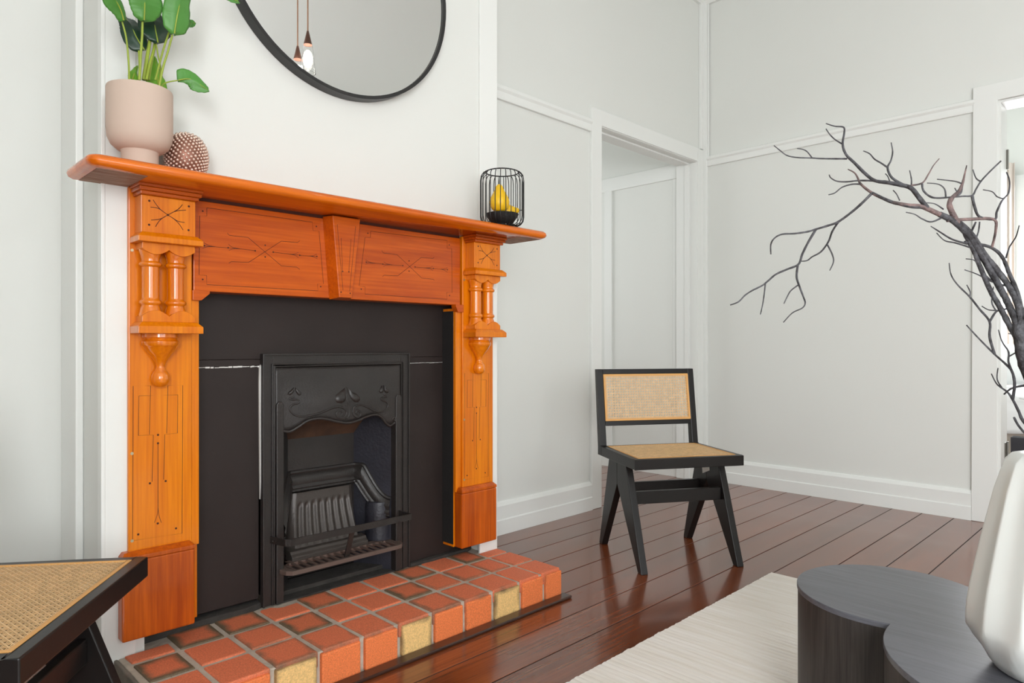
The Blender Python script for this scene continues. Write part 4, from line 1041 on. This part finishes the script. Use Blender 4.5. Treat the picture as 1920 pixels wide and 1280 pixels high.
def bd(x, y):
    return 1.165+max(0, 1950-x)/580*.13+.022*math.sin(x/47)+.018*math.sin(y/39+1)
oB, sB = (1340, 200), 2.1333
def br(parent, px, w0, w1, name='twig', m='branch', absol=None, dd=0):
    P2 = [(oB[0]+x/sB, oB[1]+y/sB) for x, y in px]
    if absol: P2 = absol+P2
    sm = smooth_line([Vector((x, y, 0)) for x, y in P2], 5)
    P = []; R = []; n = len(sm)
    for i, p in enumerate(sm):
        d = bd(p.x, p.y)+dd*math.sin(PI*min(1, i/(n-1))*.5)
        q = atD(p.x, p.y, d); P.append(q)
        wpx = (w0+(w1-w0)*i/(n-1))/sB
        k = 1+.16*mnoise.noise(Vector((p.x/7, p.y/7, w0)))
        R.append(max(.0009, wpx*d/1280/2*k))
    return obj(name, MB().tube(P, R, 7), m, parent, smooth=70)
b1 = thing('dried_branch', 'bare black forked branch arching leftward out of the white vase', 'branch', tuple(atD(1982, 850, 1.165)))
br(b1, [(1237, 1010), (1222, 930), (1212, 880)], 56, 44, 'stem', absol=[(1981, 868), (1962, 790), (1938, 720)])
br(b1, [(1222, 930), (1205, 860), (1180, 800), (1150, 740), (1100, 650), (1060, 580), (1010, 510), (960, 460), (900, 430)], 26, 24)
br(b1, [(900, 430), (830, 400), (780, 395), (740, 388), (700, 378), (630, 345), (585, 310), (575, 290), (560, 265), (533, 250)], 20, 4, m='branch_pale')
br(b1, [(830, 402), (780, 398), (740, 388), (700, 378), (630, 345)], 15, 12)
br(b1, [(630, 345), (590, 385), (550, 420), (495, 460), (455, 475), (405, 490), (370, 500), (320, 507), (270, 510), (240, 525), (225, 550), (225, 590)], 11, 5)
br(b1, [(495, 460), (470, 500), (455, 540), (425, 580), (390, 600), (370, 615), (345, 618)], 9, 4, dd=.02)
br(b1, [(450, 550), (470, 590), (475, 620), (460, 655)], 7, 4)
br(b1, [(405, 490), (375, 540), (350, 590), (335, 630), (290, 650), (245, 670), (215, 695), (190, 715), (150, 735), (120, 755), (95, 780), (62, 793)], 10, 5)
br(b1, [(203, 705), (198, 750), (192, 790), (183, 830)], 6, 4)
br(b1, [(333, 630), (328, 680), (340, 720), (355, 760), (362, 785), (350, 805), (310, 825), (275, 862)], 9, 4)
br(b1, [(335, 712), (305, 735), (290, 760), (277, 787)], 6, 4)
br(b1, [(585, 310), (550, 310), (510, 322), (480, 345), (455, 352)], 7, 4)
br(b1, [(700, 303), (640, 297), (580, 295), (530, 300), (490, 298), (465, 285), (458, 272)], 8, 4)
br(b1, [(850, 405), (815, 360), (785, 325), (740, 312), (690, 303), (640, 295), (600, 265), (560, 225), (525, 190), (512, 150), (518, 105), (515, 82), (480, 78), (445, 67)], 20, 4, m='branch')
br(b1, [(508, 148), (480, 130), (460, 110), (445, 88)], 6, 4)
br(b1, [(530, 208), (480, 208), (420, 207), (390, 205), (330, 203), (290, 195), (262, 175), (237, 155)], 7, 4)
br(b1, [(390, 205), (370, 180), (350, 170), (330, 167)], 5, 4)
br(b1, [(760, 315), (710, 285), (692, 245), (705, 215), (712, 180), (706, 143)], 11, 4)
br(b1, [(692, 243), (665, 225), (640, 210), (620, 188), (595, 177)], 7, 4)
br(b1, [(700, 298), (692, 278), (683, 268)], 5, 3)
br(b1, [(740, 375), (728, 350), (714, 334)], 5, 3)
br(b1, [(787, 310), (787, 290), (780, 255)], 6, 4)
br(b1, [(785, 315), (830, 305), (855, 270), (875, 235), (898, 208)], 8, 3, m='branch_pale')
br(b1, [(830, 308), (835, 335), (860, 358), (890, 365), (940, 362), (990, 358), (1030, 355), (1045, 330), (1065, 298), (1100, 260), (1145, 217)], 8, 6)
br(b1, [(1062, 298), (1045, 285), (1033, 252)], 6, 4)
br(b1, [(1030, 355), (1040, 400), (1060, 440), (1120, 450), (1128, 420), (1150, 375), (1175, 345), (1180, 300), (1168, 262)], 12, 5)
br(b1, [(1155, 368), (1130, 360), (1110, 340), (1073, 332)], 6, 3)
br(b1, [(930, 455), (1020, 450), (1115, 450), (1125, 490), (1110, 560)], 14, 9, m='branch_pale')
br(b1, [(1000, 540), (1060, 550), (1110, 565), (1150, 600), (1180, 670), (1210, 740), (1225, 800), (1245, 850)], 10, 20)
br(b1, [(1165, 605), (1180, 560), (1205, 520), (1218, 475)], 7, 4)
br(b1, [(970, 465), (940, 400), (945, 370), (975, 340), (990, 310), (1000, 270), (1008, 235)], 24, 4, m='branch_pale')
br(b1, [(990, 308), (960, 298), (890, 290)], 7, 3)
br(b1, [(925, 365), (920, 330), (895, 310), (850, 305)], 7, 3)
br(b1, [(965, 355), (985, 345), (992, 310)], 8, 5)
br(b1, [(972, 345), (960, 325)], 4, 2)
br(b1, [(915, 410), (880, 388), (840, 384)], 6, 3)
br(b1, [(930, 432), (870, 460), (830, 448), (800, 430), (765, 422)], 8, 3)
br(b1, [(1010, 548), (950, 530), (900, 500), (865, 478)], 9, 4)
br(b1, [(1030, 565), (965, 545), (920, 535), (888, 505)], 8, 3)
br(b1, [(1110, 700), (1060, 650), (1040, 615), (1005, 608)], 7, 3)
br(b1, [(1180, 720), (1110, 700), (1050, 670), (1000, 652)], 8, 3)
br(b1, [(1040, 540), (1055, 500), (1060, 460)], 6, 6)
br(b1, [(1020, 515), (1045, 460)], 9, 7)
br(b1, [(1225, 950), (1185, 885), (1140, 800), (1105, 740), (1070, 660), (1035, 575), (1000, 510)], 24, 15)
br(b1, [(1222, 900), (1222, 820), (1196, 750), (1165, 700), (1120, 640), (1080, 590), (1030, 510), (980, 460)], 30, 15)
br(b1, [(1225, 930), (1195, 912), (1175, 907)], 6, 4)
b2 = thing('dried_branch', 'smaller bare black branch rising steeply from the white vase, below the arching one', 'branch', tuple(atD(1992, 856, 1.165)))
br(b2, [(1237, 1260), (1215, 1215), (1192, 1170), (1170, 1140), (1130, 1110), (1107, 1068)], 18, 4, 'stem', absol=[(1984, 880), (1970, 850), (1950, 820)])
br(b2, [(1192, 1170), (1200, 1110), (1190, 1060), (1165, 1030), (1120, 990), (1060, 930), (1007, 873)], 12, 5)
br(b2, [(1120, 990), (1100, 920), (1100, 860), (1060, 810), (1020, 760), (970, 710), (945, 670), (938, 625)], 11, 4)
br(b2, [(1020, 760), (1022, 740), (1008, 712)], 6, 4)
br(b2, [(1100, 860), (1125, 820), (1150, 812), (1180, 805)], 9, 6)
br(b2, [(1130, 815), (1095, 812), (1068, 797)], 6, 3)
br(b2, [(1125, 815), (1108, 780), (1115, 720)], 6, 4)
br(b2, [(1190, 1060), (1175, 1020), (1175, 980), (1150, 940), (1135, 892)], 9, 4)
br(b2, [(1178, 998), (1210, 980), (1245, 962)], 6, 4)
br(b2, [(1150, 1125), (1130, 1090), (1133, 1045)], 6, 4)
br(b2, [(1245, 1310), (1215, 1275), (1197, 1242)], 9, 9)
br(b2, [(1245, 1114), (1190, 1125), (1157, 1150)], 10, 6)

# ------------------------------------------------------------ bedroom seen through the right doorway
bd_ = thing('bed', 'bed under a rumpled white cover in the room beyond the right doorway', 'bed', (6.5, .4, 0))
def soft(x0, x1, y0, y1, z0, z1, nz=.02):
    mb = MB()
    nx_, ny_, nz_ = 14, 14, 6
    def f(u, v, face): pass
    base = MB().box(x0, x1, y0, y1, z0, z1)
    return base
obj('base', MB().box(5.72, 7.6, -.7, 1.5, .16, .34), 'sheet', bd_, bev=.02)
obj('mattress', MB().box(5.66, 7.6, -.72, 1.52, .34, .56), 'linen', bd_, bev=.06, seg=4, smooth=60)
for x, y in ((5.78, .86), (7.5, -.6), (7.5, 1.4), (5.78, -.6)):
    obj('leg', MB().box(x-.05, x+.05, y-.09, y+.03, 0, .16), 'navywood', bd_, bev=.004)
obj('cover', MB().grid(lambda u, v: (5.63+1.2*u, -.74+2.28*v, .575+.03*mnoise.noise(Vector((u*5, v*7, 0)))), 30, 40)
    .grid(lambda u, v: (5.63-.02*mnoise.noise(Vector((u*3, v*14, 2))), -.74+2.28*v, .33+.245*u+.012*mnoise.noise(Vector((0, v*9, u*2)))), 8, 60), 'linen', bd_, smooth=60, solid=.012)
def pillow(loc, rx, ry, rz, label):
    mb = MB()
    def f(s_):
        def g_(u, v):
            a, b = u*2-1, v*2-1
            k = (1-abs(a)**2.6)**.6*(1-abs(b)**2.6)**.6
            return (loc[0]+s_*rx*k, loc[1]+a*ry*(1-.06*b*b), loc[2]+b*rz*(1-.06*a*a))
        return g_
    mb.grid(f(1), 16, 16); mb.grid(f(-1), 16, 16)
    tag(obj('pillow', mb, 'linen', loc=loc, smooth=70), label, 'pillow', 'pillows on the bed')
pillow((7.2, 1.22, .76), .09, .22, .17, 'white pillow standing against the bedhead on the window side')
pillow((7.0, .95, .74), .09, .2, .155, 'white pillow leaning in front of another on the bed')
be = obj('post', MB().box(5.42, 5.52, .73, .845, .0, .325), 'navywood', loc=(5.47, .8, 0), bev=.004)  # plain dark upright block standing for an unidentified piece
tag(be, 'dark narrow bench standing at the foot of the bed', 'post')
cu = MB().grid(lambda u, v: (7.70+.022*math.sin(u*34), 1.17+.25*u, .25+2.35*v), 60, 2)
tag(obj('curtain', cu, 'curtain', loc=(7.7, 1.3, 0), smooth=70, solid=.003), 'beige curtain hanging beside the bedroom window', 'curtain')
